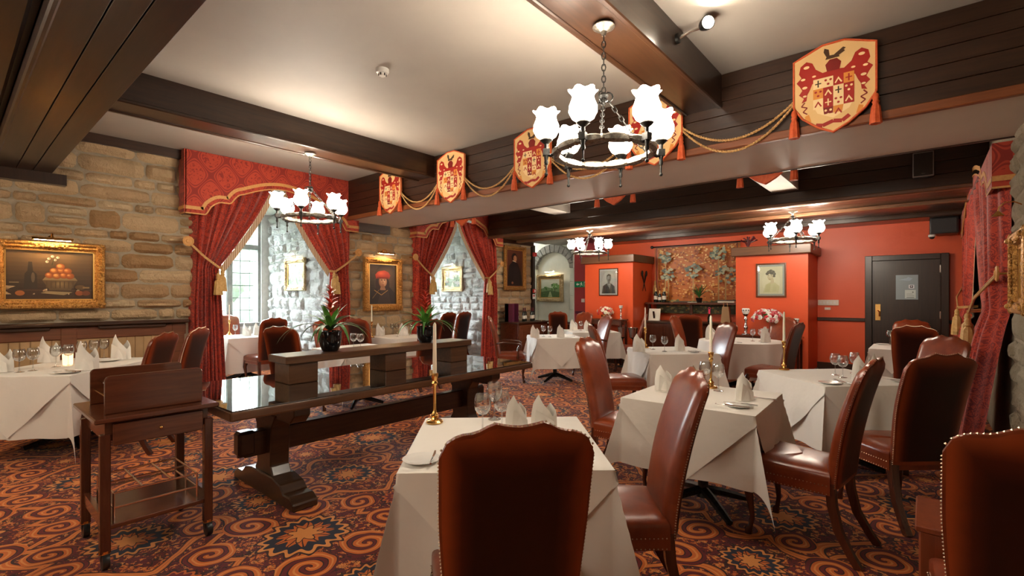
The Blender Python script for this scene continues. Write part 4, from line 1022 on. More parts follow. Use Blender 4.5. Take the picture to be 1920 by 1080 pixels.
# ================================================================ pictures
def frame(b, w, h, fw, dep):
    prof = [(0, 0), (0, -dep * .55), (fw * .12, -dep * .9), (fw * .35, -dep), (fw * .52, -dep * .7), (fw * .72, -dep * .75), (fw * .86, -dep * .45), (fw, -dep * .40), (fw, 0)]
    vs = []; n = len(prof)
    for sx, sz in ((-1, -1), (1, -1), (1, 1), (-1, 1)):
        for o, y in prof: vs.append((sx * (w / 2 + fw - o), y, sz * (h / 2 + fw - o)))
    fs = [(i*n+j, ((i+1)%4)*n+j, ((i+1)%4)*n+j+1, i*n+j+1) for i in range(4) for j in range(n - 1)]
    b.add(vs, fs)
def picture(name, label, w, h, fw, dep, loc, rz, draw, fmat='gilt', orn=True, glass=False):
    t = thing(name, label, 'picture', loc, rz)
    b = MB(); frame(b, w, h, fw, dep)
    fo = b.build('frame', M[fmat], t, smooth=30)
    if orn:
        for sx in (-1, 1):
            for sz in (-1, 1):
                q = MB()
                for k in range(5):
                    a = k * 1.25; q.ball((sx*(w/2 + fw*.5) + fw*.3*math.cos(a), -dep*.85, sz*(h/2 + fw*.5) + fw*.3*math.sin(a)), fw*.24, 8, 0, (1, .6, 1))
                q.ball((sx*(w/2 + fw*.5), -dep, sz*(h/2 + fw*.5)), fw*.2, 8); q.build('corner_ornament', M[fmat], fo, smooth=60)
        for sx, sz, in ((0, 1), (0, -1), (1, 0), (-1, 0)):
            q = MB(); cx, cz = sx*(w/2 + fw*.5), sz*(h/2 + fw*.5)
            for k in range(-3, 4): q.ball((cx + (k*fw*.42 if sx == 0 else 0), -dep*.85, cz + (k*fw*.42 if sz == 0 else 0)), fw*(.28 - .04*abs(k)), 8, 0, (1, .6, 1))
            q.build('centre_ornament', M[fmat], fo, smooth=60)
        b = MB(); b.v = []; iw = .012
        for s in (-1, 1):
            b.box(s*(w/2 - iw/2) - iw/2, s*(w/2 - iw/2) + iw/2, -dep*.42, -.004, -h/2, h/2); b.box(-w/2, w/2, -dep*.42, -.004, s*(h/2 - iw/2) - iw/2, s*(h/2 - iw/2) + iw/2)
        b.build('slip', M['gilt_s'], fo, smooth=0)
    p = MB(); draw(p, w, h); p.build('picture_print', M['art'], t, smooth=0)
    MB().box(-w/2 - .01, w/2 + .01, -.004, 0, -h/2 - .01, h/2 + .01).build('backing', M['dark'], t, smooth=0)
    if glass: MB().box(-w/2, w/2, -.014, -.012, -h/2, h/2).build('glazing', M['pane'], t, smooth=0)
    return t
class Pen:
    def __init__(s, b, w, h): s.b = b; s.w = w; s.h = h; s.y = -.005
    def P(s, pts, c): s.b.poly([(x * s.w, z * s.h) for x, z in pts], s.y, hx(c)); s.y -= .00012
    def E(s, x, z, rx, rz, c, n=20): s.P([(x + rx * math.cos(2*PI*i/n), z + rz * math.sin(2*PI*i/n)) for i in range(n)], c)
    def Rt(s, x0, x1, z0, z1, c): s.P([(x0, z0), (x1, z0), (x1, z1), (x0, z1)], c)
    def B(s, x, z, rx, rz, c0, c1, n=6):
        a, b = [int(c0[i:i+2], 16) for i in (1, 3, 5)], [int(c1[i:i+2], 16) for i in (1, 3, 5)]
        for i in range(n):
            f = i / (n - 1); k = 1 - .8 * f; s.E(x - rx * .22 * f, z + rz * .22 * f, rx * k, rz * k, '#%02x%02x%02x' % tuple(int(p + (q - p) * f) for p, q in zip(a, b)))
    def grad(s, c0, c1, z0=-.5, z1=.5, n=12):
        a, b = [int(c0[i:i+2], 16) for i in (1, 3, 5)], [int(c1[i:i+2], 16) for i in (1, 3, 5)]
        for i in range(n):
            f = i / (n - 1); c = '#%02x%02x%02x' % tuple(int(p + (q - p) * f) for p, q in zip(a, b)); s.Rt(-.5, .5, z0 + (z1 - z0) * i / n, z0 + (z1 - z0) * (i + 1) / n, c)
def still_life(b, w, h):
    p = Pen(b, w, h); p.grad('#2b1d11', '#6a5334'); p.Rt(-.5, .5, -.5, -.30, '#3c2817'); p.Rt(-.5, .5, -.31, -.29, '#4a3320')
    p.P([(-.30, -.28), (-.15, -.28), (-.16, .02), (-.20, .08), (-.21, .26), (-.25, .26), (-.26, .08), (-.29, .02)], '#33291c'); p.E(-.20, -.05, .02, .10, '#5a4c38'); p.E(-.40, -.22, .06, .09, '#3a2c1c'); p.Rt(-.45, -.35, -.16, -.14, '#7d6a4c')
    p.P([(-.02, -.30), (.22, -.30), (.30, -.10), (-.10, -.10)], '#56442a'); p.B(.12, -.19, .12, .09, '#5e4a2e', '#7d6742'); p.P([(-.10, -.10), (.30, -.10), (.27, -.04), (-.07, -.04)], '#84704a')
    for k in range(7): p.Rt(-.06 + k*.05, -.045 + k*.05, -.26, -.12, '#4e3c22')
    for x, z, c in ((-.02, .0, '#b86a2e'), (.06, -.01, '#cc8a42'), (.14, .0, '#c2722f'), (.21, -.01, '#a95f2a'), (.03, .09, '#d08a45'), (.11, .10, '#c47a38'), (.18, .09, '#b5682f'), (.10, .18, '#d39250')):
        p.B(x, z, .052, .062, '#8a4a1e', c); p.B(x - .012, z + .014, .026, .030, c, '#e3a764', 4)
    for x, z in ((-.03, .33), (.01, .38), (.04, .31), (.07, .36), (-.05, .27)): p.E(x, z, .018, .022, '#c9bda4'); p.E(x + .006, z, .007, .009, '#7a5a30')
    p.P([(.0, .2), (.01, .2), (.03, .33), (.02, .33)], '#3c3a1c')
    for x, c in ((-.34, '#9c5a2a'), (.32, '#8a4a22'), (.40, '#6e3a1c')): p.E(x, -.36, .05, .05, c)
    p.P([(-.12, -.36), (.14, -.40), (.24, -.34), (-.04, -.32)], '#8d7b58'); p.E(.33, -.24, .06, .05, '#5b4426'); p.Rt(.36, .44, -.26, -.23, '#84693f')
def cap_portrait(b, w, h):
    p = Pen(b, w, h); p.grad('#1c130c', '#4a3621'); p.B(.12, .1, .44, .42, '#3c2b1a', '#6a4e2e', 8)
    p.P([(-.46, -.5), (.46, -.5), (.44, -.22), (.24, -.06), (.0, -.02), (-.22, -.06), (-.42, -.24)], '#241710'); p.P([(-.2, -.5), (.3, -.5), (.2, -.12), (-.05, -.12)], '#34231a')
    stroke(p.b, [(-.30*w, -.14*h), (-.05*w, -.26*h), (.18*w, -.14*h)], .012, p.y - .0008, hx('#a57b3c')); stroke(p.b, [(-.36*w, -.34*h), (-.12*w, -.12*h)], .010, p.y - .0009, hx('#7d5c30')); p.y -= .001
    p.P([(-.10, -.14), (.10, -.14), (.10, .02), (-.08, .02)], '#9a6a48'); p.E(-.16, .02, .10, .16, '#33190d'); p.E(.15, .0, .09, .14, '#2c160c')
    p.B(.0, .08, .145, .16, '#8e5c3c', '#c9946c', 8); p.B(.06, .06, .08, .10, '#b9845e', '#dcae86', 5); p.E(-.045, .10, .022, .010, '#2a1810'); p.E(.06, .10, .022, .010, '#2a1810')
    p.P([(.005, .09), (.035, .03), (-.01, .03)], '#a56e4a'); p.E(.01, -.01, .035, .009, '#8c3d2c'); p.P([(-.07, .13), (-.02, .13), (-.02, .118), (-.07, .115)], '#3b2214'); p.P([(.035, .13), (.085, .125), (.085, .112), (.035, .118)], '#3b2214')
    p.P([(-.24, .14), (.22, .14), (.27, .22), (.20, .30), (.05, .345), (-.14, .32), (-.27, .24)], '#a5341c'); p.B(-.03, .25, .20, .085, '#a5341c', '#c95634', 6); p.P([(-.22, .14), (.20, .14), (.20, .175), (-.22, .175)], '#7d2414')
def dark_portrait(b, w, h):
    p = Pen(b, w, h); p.grad('#33170c', '#5c301c'); p.P([(-.40, -.46), (.44, -.46), (.36, -.08), (.18, .14), (-.12, .18), (-.34, .06)], '#17110f'); p.P([(-.1, -.46), (.3, -.46), (.2, .0), (-.02, .1)], '#211816')
    p.E(-.03, .30, .16, .11, '#130c09'); p.E(.02, .265, .10, .085, '#a8714c'); p.E(.05, .25, .05, .06, '#bb865e'); p.E(.0, .275, .016, .006, '#22130c'); p.E(.07, .275, .014, .006, '#22130c'); p.E(.045, .215, .03, .006, '#7c3a2a'); p.P([(.03, .27), (.055, .24), (.03, .24)], '#94603f')
    p.P([(-.12, .19), (.08, .16), (.10, .175), (-.12, .215)], '#cbb894'); p.E(-.14, -.40, .06, .035, '#94603f')
def landscape(cs):
    def d(b, w, h):
        p = Pen(b, w, h); p.grad(cs[0], cs[1], -.5, .5); p.P([(-.5, -.05), (-.2, .06), (.1, -.02), (.5, .08), (.5, -.5), (-.5, -.5)], cs[2]); p.P([(-.5, -.20), (0, -.12), (.5, -.22), (.5, -.5), (-.5, -.5)], cs[3])
        q = random.Random(len(cs[0]) + int(cs[2][1:3], 16))
        for k in range(26): p.E(.24 + q.uniform(-.17, .17), .08 + q.uniform(-.16, .16), q.uniform(.03, .07), q.uniform(.03, .07), q.choice(cs[4]), 10)
        p.Rt(.225, .25, -.22, .0, '#3a2c1c')
        for k in range(10): p.E(-.22 + q.uniform(-.06, .06), .0 + q.uniform(-.08, .08), q.uniform(.02, .04), q.uniform(.02, .05), q.choice(cs[4]), 9)
        p.P([(-.12, -.5), (.12, -.5), (.02, -.18), (-.02, -.18)], cs[5]); 
        for k in range(12): p.E(q.uniform(-.48, .48), q.uniform(-.46, -.26), .03, .015, q.choice(cs[4]), 8)
    return d
def man_print(b, w, h):
    p = Pen(b, w, h); p.Rt(-.5, .5, -.5, .5, '#cfcdc8'); p.Rt(-.44, .44, -.45, .45, '#b9b8b3'); p.E(.0, .05, .36, .36, '#c6c5c0')
    p.P([(-.38, -.45), (.40, -.45), (.36, -.18), (.16, -.06), (-.12, -.06), (-.32, -.16)], '#4a4a4a'); p.P([(-.05, -.08), (.12, -.08), (.06, -.30)], '#dcdad5'); p.P([(.01, -.1), (.06, -.1), (.055, -.30), (.03, -.3)], '#2a2a2a'); p.P([(-.30, -.45), (-.05, -.45), (-.08, -.10), (-.26, -.18)], '#3c3c3c')
    p.P([(-.05, -.08), (.10, -.08), (.09, .05), (-.05, .05)], '#8d8c89'); p.B(.03, .15, .125, .15, '#858380', '#b8b6b1', 7); p.P([(-.10, .16), (-.09, .27), (.02, .32), (.13, .29), (.15, .21), (.06, .26), (-.04, .24)], '#57534f')
    p.E(.0, .17, .018, .008, '#2b2b2b'); p.E(.09, .17, .018, .008, '#2b2b2b'); p.P([(.045, .16), (.07, .11), (.035, .11)], '#83817d'); p.P([(-.02, .085), (.045, .10), (.11, .085), (.105, .065), (.045, .075), (-.015, .065)], '#454340'); p.E(-.095, .14, .02, .035, '#8a8884')
def lady_print(b, w, h):
    p = Pen(b, w, h); p.Rt(-.5, .5, -.5, .5, '#a9adab'); p.Rt(-.43, .43, -.44, .44, '#e3dcbd'); p.E(0, -.05, .34, .34, '#ebe4c8')
    p.P([(-.30, -.40), (.28, -.40), (.32, -.20), (.16, -.08), (-.02, -.06), (-.20, -.14)], '#d9d3a6'); p.P([(-.24, -.38), (-.05, -.38), (.0, -.10), (-.16, -.14)], '#cfc894'); p.P([(.05, -.36), (.2, -.36), (.22, -.2), (.1, -.14)], '#d3cd9e')
    p.P([(-.02, -.12), (.12, -.10), (.10, .06), (.0, .04)], '#d8c9a6'); p.B(-.02, .12, .11, .125, '#cfbe98', '#eadfc2', 6)
    for x, z, r in ((-.14, .21, .06), (-.08, .26, .07), (.0, .29, .075), (.08, .26, .07), (.13, .20, .06), (.12, .13, .05), (.03, .24, .08)): p.E(x, z, r, r * .75, '#4c4a42', 12)
    for x, z in ((-.07, .27), (.04, .29), (.11, .22)): p.E(x, z, .03, .02, '#75726a', 10)
    p.E(-.075, .135, .018, .007, '#3a3833'); p.E(.01, .135, .018, .007, '#3a3833'); p.P([(-.045, .12), (-.03, .07), (-.06, .07)], '#c0af8c'); p.E(-.035, .035, .03, .008, '#9c6a58'); p.P([(-.10, .155), (-.055, .16), (-.055, .152), (-.10, .147)], '#55524a'); p.P([(-.01, .16), (.035, .155), (.035, .147), (-.01, .152)], '#55524a')
F = PI / 2
picture('still_life_painting', 'gilt-framed still life of oranges in a basket on the stone wall', .74, .56, .10, .07, (WL + .075, .80, 1.70), F, still_life)
picture('cap_portrait_painting', 'gilt-framed portrait of a sitter in a red cap between the alcoves', .60, .74, .11, .07, (WL + .075, 5.20, 1.68), F, cap_portrait)
picture('dark_portrait_painting', 'tall gilt-framed portrait of a figure in black beside the archway', .62, .88, .09, .06, (WL + .075, 8.93, 2.14), F, dark_portrait)
picture('green_landscape_painting', 'silver-gilt framed green garden picture in the first alcove', .62, .42, .10, .05, (-9.18, 4.395, 1.88), 0, landscape(['#8a9a86', '#c9d2c8', '#7d9070', '#5d7550', ['#6fa050', '#89b865', '#4d7a3c'], '#a8b090']), 'gilt_p')
picture('pale_landscape_painting', 'silver-gilt framed pale wooded picture in the farther alcove', .56, .42, .09, .05, (-8.74, 8.045, 1.88), 0, landscape(['#93a39a', '#cfd9d3', '#80907f', '#66765f', ['#5f7f62', '#86a184', '#48644b'], '#aeb8a6']), 'gilt_p')
picture('woodland_painting', 'framed green woodland painting under the stone arch', .66, .52, .11, .06, (-7.80, 10.775, 1.69), 0, landscape(['#8fa48a', '#dfe6da', '#6f8a62', '#45603c', ['#2f5a2c', '#4f7d42', '#6d9a58'], '#93a57e']), 'gilt_p')
picture('man_portrait_print', 'black and white portrait print of a moustached man on the orange chimney breast', .43, .56, .022, .02, (-5.335, 9.555, 1.78), 0, man_print, 'mahog', False, True)
picture('lady_portrait_print', 'pale drawn portrait print of a lady on the orange chimney breast', .43, .55, .028, .022, (-2.09, 9.555, 1.75), 0, lady_print, 'rail', False, True)
picture('pier_painting', 'ornate gilt-framed picture seen edge-on against the stone pier', .50, .36, .10, .08, (WR - .035, 4.60, 1.62), -F, still_life)
def picture_light(label, loc, rz, L=.30, mat='brass'):
    t = thing('picture_light', label, 'picture light', loc, rz, 'picture lights')
    MB().lathe([(.03, 0), (.032, .006), (.02, .014), (0, .016)], 16, M=Matrix.Rotation(PI/2, 4, 'X')).build('wall_plate', M[mat], t)
    MB().tube([(0, -.01, 0), (0, -.07, .05), (0, -.13, .04), (0, -.16, -.005)], .007).build('arm', M[mat], t)
    b = MB()
    b.grid(lambda u, v: ((u - .5) * L, -.16 + .032 * math.cos(PI * v), -.035 + .032 * math.sin(PI * v)), 1, 10); b.grid(lambda u, v: ((u - .5) * L, -.16 + .029 * math.cos(PI * (1 - v)), -.035 + .029 * math.sin(PI * (1 - v))), 1, 10)
    b.build('reflector', M[mat], t)
    MB().tube([(-L/2 + .02, -.16, -.028), (L/2 - .02, -.16, -.028)], .008).build('lamp_tube', M['lamp'], t)
picture_light('brass picture light over the still life of oranges', (WL + .045, .80, 2.12), F, .34)
picture_light('brass picture light over the red cap portrait', (WL + .045, 5.20, 2.26), F, .34)
picture_light('white picture light over the first alcove picture', (-9.18, 4.42, 2.28), 0, .30, 'white')
picture_light('pale picture light over the farther alcove picture', (-8.74, 8.07, 2.26), 0, .26, 'white')
picture_light('pale picture light over the woodland painting', (-7.80, 10.88, 2.16), 0, .30, 'white')
t = thing('wall_light', 'swan-neck brass picture lamp on the stone pier', 'wall light', (WR - .02, 5.05, 2.12), -F); t.scale = (.6, .6, .6)
MB().lathe([(.03, 0), (.02, .012), (0, .014)], 14, M=Matrix.Rotation(PI/2, 4, 'X')).build('wall_plate', M['brass'], t)
MB().tube([(0, 0, 0), (.0, -.08, .05), (0, -.16, .05), (0, -.21, .0), (0, -.22, -.05)], .007).build('arm', M['brass'], t)
MB().lathe([(.012, 0), (.030, -.02), (.055, -.05), (.060, -.058), (.052, -.052), (.026, -.022), (0, -.01)], 20, (0, -.22, -.05)).build('lamp_shade', M['brass'], t)
# ================================================================ long trestle table
t = thing('trestle_table', 'long dark trestle table with glass top carrying the bromeliads', 'table', (0, 0, 0))
x0, x1, y0, y1 = -4.50, -3.20, 1.13, 4.10
MB().box(x0, x1, y0, y1, .695, .752).build('table_top', M['table_oak'], t, smooth=0, bevel=.012, seg=2)
MB().box(x0 + .012, x1 - .012, y0 + .012, y1 - .012, .752, .760).build('glass_top', M['table_glass'], t, smooth=0, bevel=.002)
for yy in (1.62, 3.62):
    cx = (x0 + x1) / 2 + .1
    po = MB().prism([(cx - .20, .60), (cx - .13, .50), (cx - .115, .22), (cx - .16, .15), (cx + .16, .15), (cx + .115, .22), (cx + .13, .50), (cx + .20, .60)], yy - .07, yy + .07).build('trestle_post', M['oak'], t, smooth=0, bevel=.008)
    MB().prism([(cx - .46, .63), (cx - .40, .575), (cx + .40, .575), (cx + .46, .63), (cx + .46, .695), (cx - .46, .695)], yy - .06, yy + .06).build('cross_bearer', M['oak'], po, smooth=0, bevel=.006)
    MB().prism([(cx - .51, 0), (cx + .51, 0), (cx + .51, .05), (cx + .45, .085), (cx + .36, .085), (cx + .30, .135), (cx + .17, .16), (cx - .17, .16), (cx - .30, .135), (cx - .36, .085), (cx - .45, .085), (cx - .51, .05)], yy - .09, yy + .09).build('sled_foot', M['oak'], po, smooth=0, bevel=.008)
MB().box(cx - .045, cx + .045, 1.40, 3.84, .30, .48).build('stretcher', M['oak'], t, smooth=0, bevel=.008)
for yy in (1.43, 3.81): MB().tube([(cx - .01, yy - .04, .44), (cx - .01, yy - .04, .30)], .02, 6).build('wedge', M['oak'], t)
for yy in (1.42, 3.82):
    MB().prism([(cx - .055, .31), (cx + .055, .31), (cx + .055, .49), (cx - .055, .49)], yy - .06, yy + .06).build('tenon', M['oak'], t, smooth=0, bevel=.02)
t = thing('display_shelf', 'low wooden display plank on three blocks along the long table', 'shelf', (0, 0, .760))
MB().box(-4.12, -3.80, 1.74, 3.78, .165, .225).build('plank', M['table_oak'], t, smooth=0, bevel=.006)
for ya in (1.78, 2.68, 3.50): MB().box(-4.09, -3.83, ya, ya + .24, 0, .165).build('block', M['table_oak'], t, smooth=0, bevel=.005)
# ================================================================ bromeliads
def strap(L, w, bend, mat, lift=.9, nm='leaf', fold=.25):
    b = MB(); n = 10; vs = []
    for i in range(n + 1):
        u = i / n; an = R(78) * lift - bend * u; 
        if i == 0: x, z = 0, 0
        else: x += L / n * math.cos(an); z += L / n * math.sin(an)
        wd = w * (math.sin(min(1, u * 1.9 + .28) * PI / 2)) * (1 - u ** 2.6) + .001
        vs += [(x, -wd, z + wd * fold), (x, 0, z), (x, wd, z + wd * fold)]
    fs = []
    for i in range(n): k = 3 * i; fs += [(k, k+3, k+4, k+1), (k+1, k+4, k+5, k+2)]
    b.add(vs, fs); return b.mesh(nm, mat, smooth=80)
L1 = strap(.47, .020, 1.9, M['leaf_dark'], .62); L2 = strap(.38, .026, 1.25, M['leaf'], .82); L3 = strap(.28, .030, .65, M['leaf'], .98); LB = strap(.11, .014, .7, M['bract'], .62, 'bract')
def bromeliad(x, y, z, label, seed, s=1):
    q = random.Random(seed); t = thing('bromeliad', label, 'plant', (x, y, z), 0, 'potted bromeliads'); t.scale = (s,) * 3
    p = MB().lathe([(.062, 0), (.068, .006), (.086, .05), (.094, .11), (.092, .155), (.097, .165), (.097, .175), (.089, .175), (.084, .15), (0, .15)], 28).build('pot', M['pot'], t, smooth=50)
    MB().lathe([(.085, .152), (.05, .160), (0, .163)], 16).build('soil', M['soil'], p)
    for k in range(11): link('leaf', L1, t, (0, 0, .17), (0, 0, k * 2 * PI / 11 + q.uniform(-.2, .2)), (q.uniform(.8, 1.1),) * 3)
    for k in range(8): link('leaf', L2, t, (0, 0, .18), (0, 0, k * 2 * PI / 8 + q.uniform(-.2, .2)), (q.uniform(.75, 1),) * 3)
    for k in range(6): link('leaf', L3, t, (0, 0, .19), (0, 0, k * 2 * PI / 6 + q.uniform(-.2, .2)), (q.uniform(.8, 1),) * 3)
    MB().tube([(0, 0, .16), (0, 0, .56)], [.012, .006], 7).build('flower_stem', M['bract'], t)
    for k in range(26): u = k / 26; link('bract', LB, t, (0, 0, .33 + .23 * u), (0, 0, k * 2.4), (1.25 - .6 * u,) * 3)
bromeliad(-3.96, 2.20, .985, 'potted bromeliad with red spike nearer the window on the display plank', 1)
bromeliad(-3.96, 3.26, .985, 'potted bromeliad with red spike at the far end of the display plank', 2, .95)
# ================================================================ trolley
t = thing('serving_trolley', 'dark mahogany serving trolley on castors with a wire bottle rack', 'trolley', (-3.62, .81, 0), 0)
hxx, hyy = .27, .245
for sx in (-1, 1):
    for sy in (-1, 1):
        l = MB().box(sx * hxx - .023, sx * hxx + .023, sy * hyy - .023, sy * hyy + .023, .085, .72).build('leg', M['mahog_z'], t, smooth=0, bevel=.004)
        MB().lathe([(.016, .075), (.026, .082), (.026, .098), (.016, .10)], 12, (sx * hxx, sy * hyy, 0)).build('castor_cup', M['brass'], l)
        MB().lathe([(.012, -.018), (.041, -.015), (.044, 0), (.041, .015), (.012, .018)], 18, M=Matrix.Translation((sx * hxx + .01, sy * hyy, .044)) @ Matrix.Rotation(PI/2, 4, 'X')).build('castor_wheel', M['black'], l)
        MB().box(sx * hxx - .014, sx * hxx + .02, sy * hyy - .02, sy * hyy + .02, .05, .082).build('castor_fork', M['black'], l, smooth=0)
MB().box(-hxx - .05, hxx + .05, -hyy - .05, hyy + .05, .785, .812).build('top_board', M['mahog'], t, smooth=0, bevel=.006)
fz = MB().box(-hxx, hxx, -hyy, hyy, .68, .785).build('carcass', M['mahog'], t, smooth=0)
d = MB().box(hxx, hxx + .024, -hyy + .03, hyy - .03, .655, .775).build('drawer', M['mahog'], t, smooth=0, bevel=.004)
MB().ball((hxx + .032, 0, .715), .010, 10).build('knob', M['brass'], d)
for sx in (-1, 1):
    pr = [(-.235, 0), (.235, 0), (.235, .185)] + arc(.210, .185, .025, .025, 0, PI/2, 5) + arc(-.210, .185, .025, .025, PI/2, PI, 5)
    Mx = Matrix.Translation((sx * .20, 0, .812)) @ Matrix.Rotation(PI/2, 4, 'Z')
    MB().prism(pr, -.011, .011, M=Mx).build('gallery_board', M['mahog'], t, smooth=0, bevel=.004)
for sy in (-1, 1):
    MB().tube([(-.19, sy * .215, .90), (.19, sy * .215, .90)], .006).build('gallery_rail', M['brass'], t)
MB().box(-.19, .19, -.205, .205, .955, .965).build('glass_tray', M['pane'], t, smooth=0)
MB().box(-hxx, hxx, -hyy - .01, hyy + .01, .20, .225).build('lower_shelf', M['mahog'], t, smooth=0, bevel=.004)
for sy in (-1, 1): MB().box(-hxx, hxx, sy * hyy - .012, sy * hyy + .012, .225, .275).build('shelf_side', M['mahog'], t, smooth=0)
rk = MB()
for z in (.30, .38):
    rk.tube([(-.19, -.20, z), (.23, -.20, z), (.23, .20, z), (-.19, .20, z)], 0.0062, 6, closed=True)
for y in (-.07, .07): rk.tube([(-.19, y, .38), (.23, y, .38)], 0.0062, 6)
rk.tube([(.02, -.20, .38), (.02, .20, .38)], 0.0062, 6)
for x in (-.19, .02, .23):
    for y in (-.20, .20): rk.tube([(x, y, .225), (x, y, .38)], 0.0062, 6)
rk.build('bottle_rack', M['chrome'], t)
# ================================================================ ceiling fittings
x, y = at(717, 130, CEIL)
t = thing('smoke_detector', 'white round smoke detector on the ceiling plaster', 'smoke detector', (x, y, CEIL))
MB().lathe([(.055, 0), (.055, -.022), (.048, -.034), (.030, -.040), (.028, -.058), (0, -.060)], 24).build('body', M['white'], t)
for k in range(6): MB().box(.020, .034, -.004, .004, -.058, -.038, M=Matrix.Rotation(k * PI / 3, 4, 'Z')).build('vent_fin', M['black'], t, smooth=0)
t = thing('spotlight', 'small lit spotlight on the side of the crossing beam', 'spotlight', (-1.352, 3.40, 3.30))
MB().lathe([(.035, 0), (.035, .02), (.012, .026), (0, .026)], 18, M=Matrix.Rotation(PI/2, 4, 'Y')).build('mount', M['iron'], t)
MB().tube([(.02, 0, 0), (.10, .0, .02), (.17, .02, .03)], .011).build('arm', M['steel'], t)
Ms = Matrix.Translation((.20, .0, .03)) @ Vector((.62, -.74, -.25)).to_track_quat('Z', 'Y').to_matrix().to_4x4()
MB().lathe([(.0, -.05), (.03, -.045), (.042, 0), (.046, .055), (.040, .055), (.034, .03), (0, .03)], 22, M=Ms).build('lamp_head', M['iron'], t)
MB().lathe([(.0, .036), (.034, .036), (.034, .046), (0, .048)], 18, M=Ms).build('bulb', M['bulb'], t)
t = thing('loudspeaker', 'black rounded loudspeaker on the dark beam face near the curtain', 'speaker', (-.02, 7.785, 3.05))
MB().box(-.10, .10, -.14, 0, -.15, .15).build('cabinet', M['black'], t, bevel=.035, seg=4)
MB().box(-.098, .098, -.143, -.130, -.148, .148).build('rim', base('grey speaker rim', (.22, .22, .22), .4)[0], t, bevel=.034, seg=4)
MB().box(-.088, .088, -.150, -.138, -.136, .136).build('grille', M['grille'], t, bevel=.025, seg=3)
MB().box(-.018, .018, -.153, -.149, -.118, -.108).build('badge', M['steel'], t, smooth=0)
t = thing('loudspeaker', 'large black loudspeaker box in the corner above the door', 'speaker', (.22, 10.26, 2.44))
MB().box(-.17, .17, -.15, .15, 0, .26).build('cabinet', M['black'], t, bevel=.02, seg=2)
MB().box(-.15, .15, -.158, -.149, .02, .24).build('grille', M['grille'], t, bevel=.012)
t = thing('dome_camera', 'small white dome security camera under the corner loudspeaker', 'camera', (.08, 10.18, 2.44))
MB().lathe([(.045, 0), (.048, -.03), (.040, -.036), (0, -.036)], 20).build('housing', M['white'], t)
MB().ball((0, 0, -.036), .036, 16).build('dome', M['black'], t)
# ================================================================ rear of the room
def tapestry(b, w, h):
    p = Pen(b, w, h); p.Rt(-.5, .5, -.5, .5, '#c06a22'); q = random.Random(4)
    for k in range(620): p.E(q.uniform(-.48, .48), q.uniform(-.28, .48), q.uniform(.006, .020), q.uniform(.006, .018), q.choice(['#e2b060', '#9a4a16', '#d8963c', '#ecc680', '#8a4416']), 7)
    p.Rt(-.5, .5, -.5, -.32, '#4c4a2c')
    for k in range(120): p.E(q.uniform(-.49, .49), q.uniform(-.49, -.30), q.uniform(.010, .03), q.uniform(.008, .02), q.choice(['#5e6238', '#3c4228', '#787a4c', '#a08a4c', '#b9772c']), 7)
    for tx, tz, r in ((-.38, .34, .08), (-.34, .08, .10), (.28, .36, .10), (.36, .05, .12), (-.02, .12, .10)):
        p.Rt(tx - .008, tx + .008, -.32, tz, '#b08a4a')
        for k in range(34):
            a, d = q.uniform(0, 2 * PI), r * q.random() ** .5; p.E(tx + d * math.cos(a), tz + d * math.sin(a), .020, .018, q.choice(['#5c6a58', '#7b8772', '#46564c', '#98a084', '#aaa884']), 8)
    for x in (-.493, .493): p.Rt(x - .007, x + .007, -.5, .5, '#6d2f10')
    p.Rt(-.5, .5, .485, .5, '#6d2f10')
t = thing('wall_tapestry', 'woven orange tapestry of leafy trees hanging between the chimney breasts', 'tapestry', (-3.72, 10.46, 1.84))
MB().box(-.87, .87, -.004, .004, -.75, .72).build('weave', M['rope'], t, smooth=0)
b = MB(); tapestry(b, 1.72, 1.45); b.build('woven_print', M['art'], t, (0, -.001, -.012), smooth=0)
MB().tube([(-.99, 0, .735), (.99, 0, .735)], .014).build('pole', M['iron'], t)
for s in (-1, 1): MB().ball((s * 1.01, 0, .735), .035, 10).build('pole_end', M['iron'], t)
g = link('tassel', GT, t, (-.93, -.01, -.02)); g.scale = (1.1, 1.1, 1.2)
MB().tube([(-.93, -.01, .72), (-.93, -.01, -.02)], .006).build('tassel_cord', M['rope'], t)
t = thing('bar_sideboard', 'dark wooden bar sideboard with raised shelf under the tapestry', 'sideboard', (-3.74, 10.18, 0))
MB().box(-.95, .95, -.25, .25, .10, .90).build('cabinet', M['mahog'], t, smooth=0, bevel=.005)
MB().box(-.97, .97, -.29, .27, .90, .94).build('counter', M['oak'], t, smooth=0, bevel=.006)
MB().box(-.92, .92, -.22, .24, 0, .10).build('plinth', M['dark'], t, smooth=0)
for k in range(4):
    dd = MB().box(-.93 + k*.47, -.93 + k*.47 + .45, -.265, -.25, .14, .86).build('cabinet_door', M['mahog_z'], t, smooth=0, bevel=.006)
    MB().ball((-.93 + k*.47 + .40, -.275, .52), .012, 8).build('knob', M['brass'], dd)
MB().box(-.97, .97, -.12, .27, 1.29, 1.335).build('upper_shelf', M['mahog'], t, smooth=0, bevel=.006)
for x in (-.94, .0, .94): MB().box(x - .03, x + .03, .0, .05, .94, 1.29).build('upright', M['mahog_z'], t, smooth=0, bevel=.004)
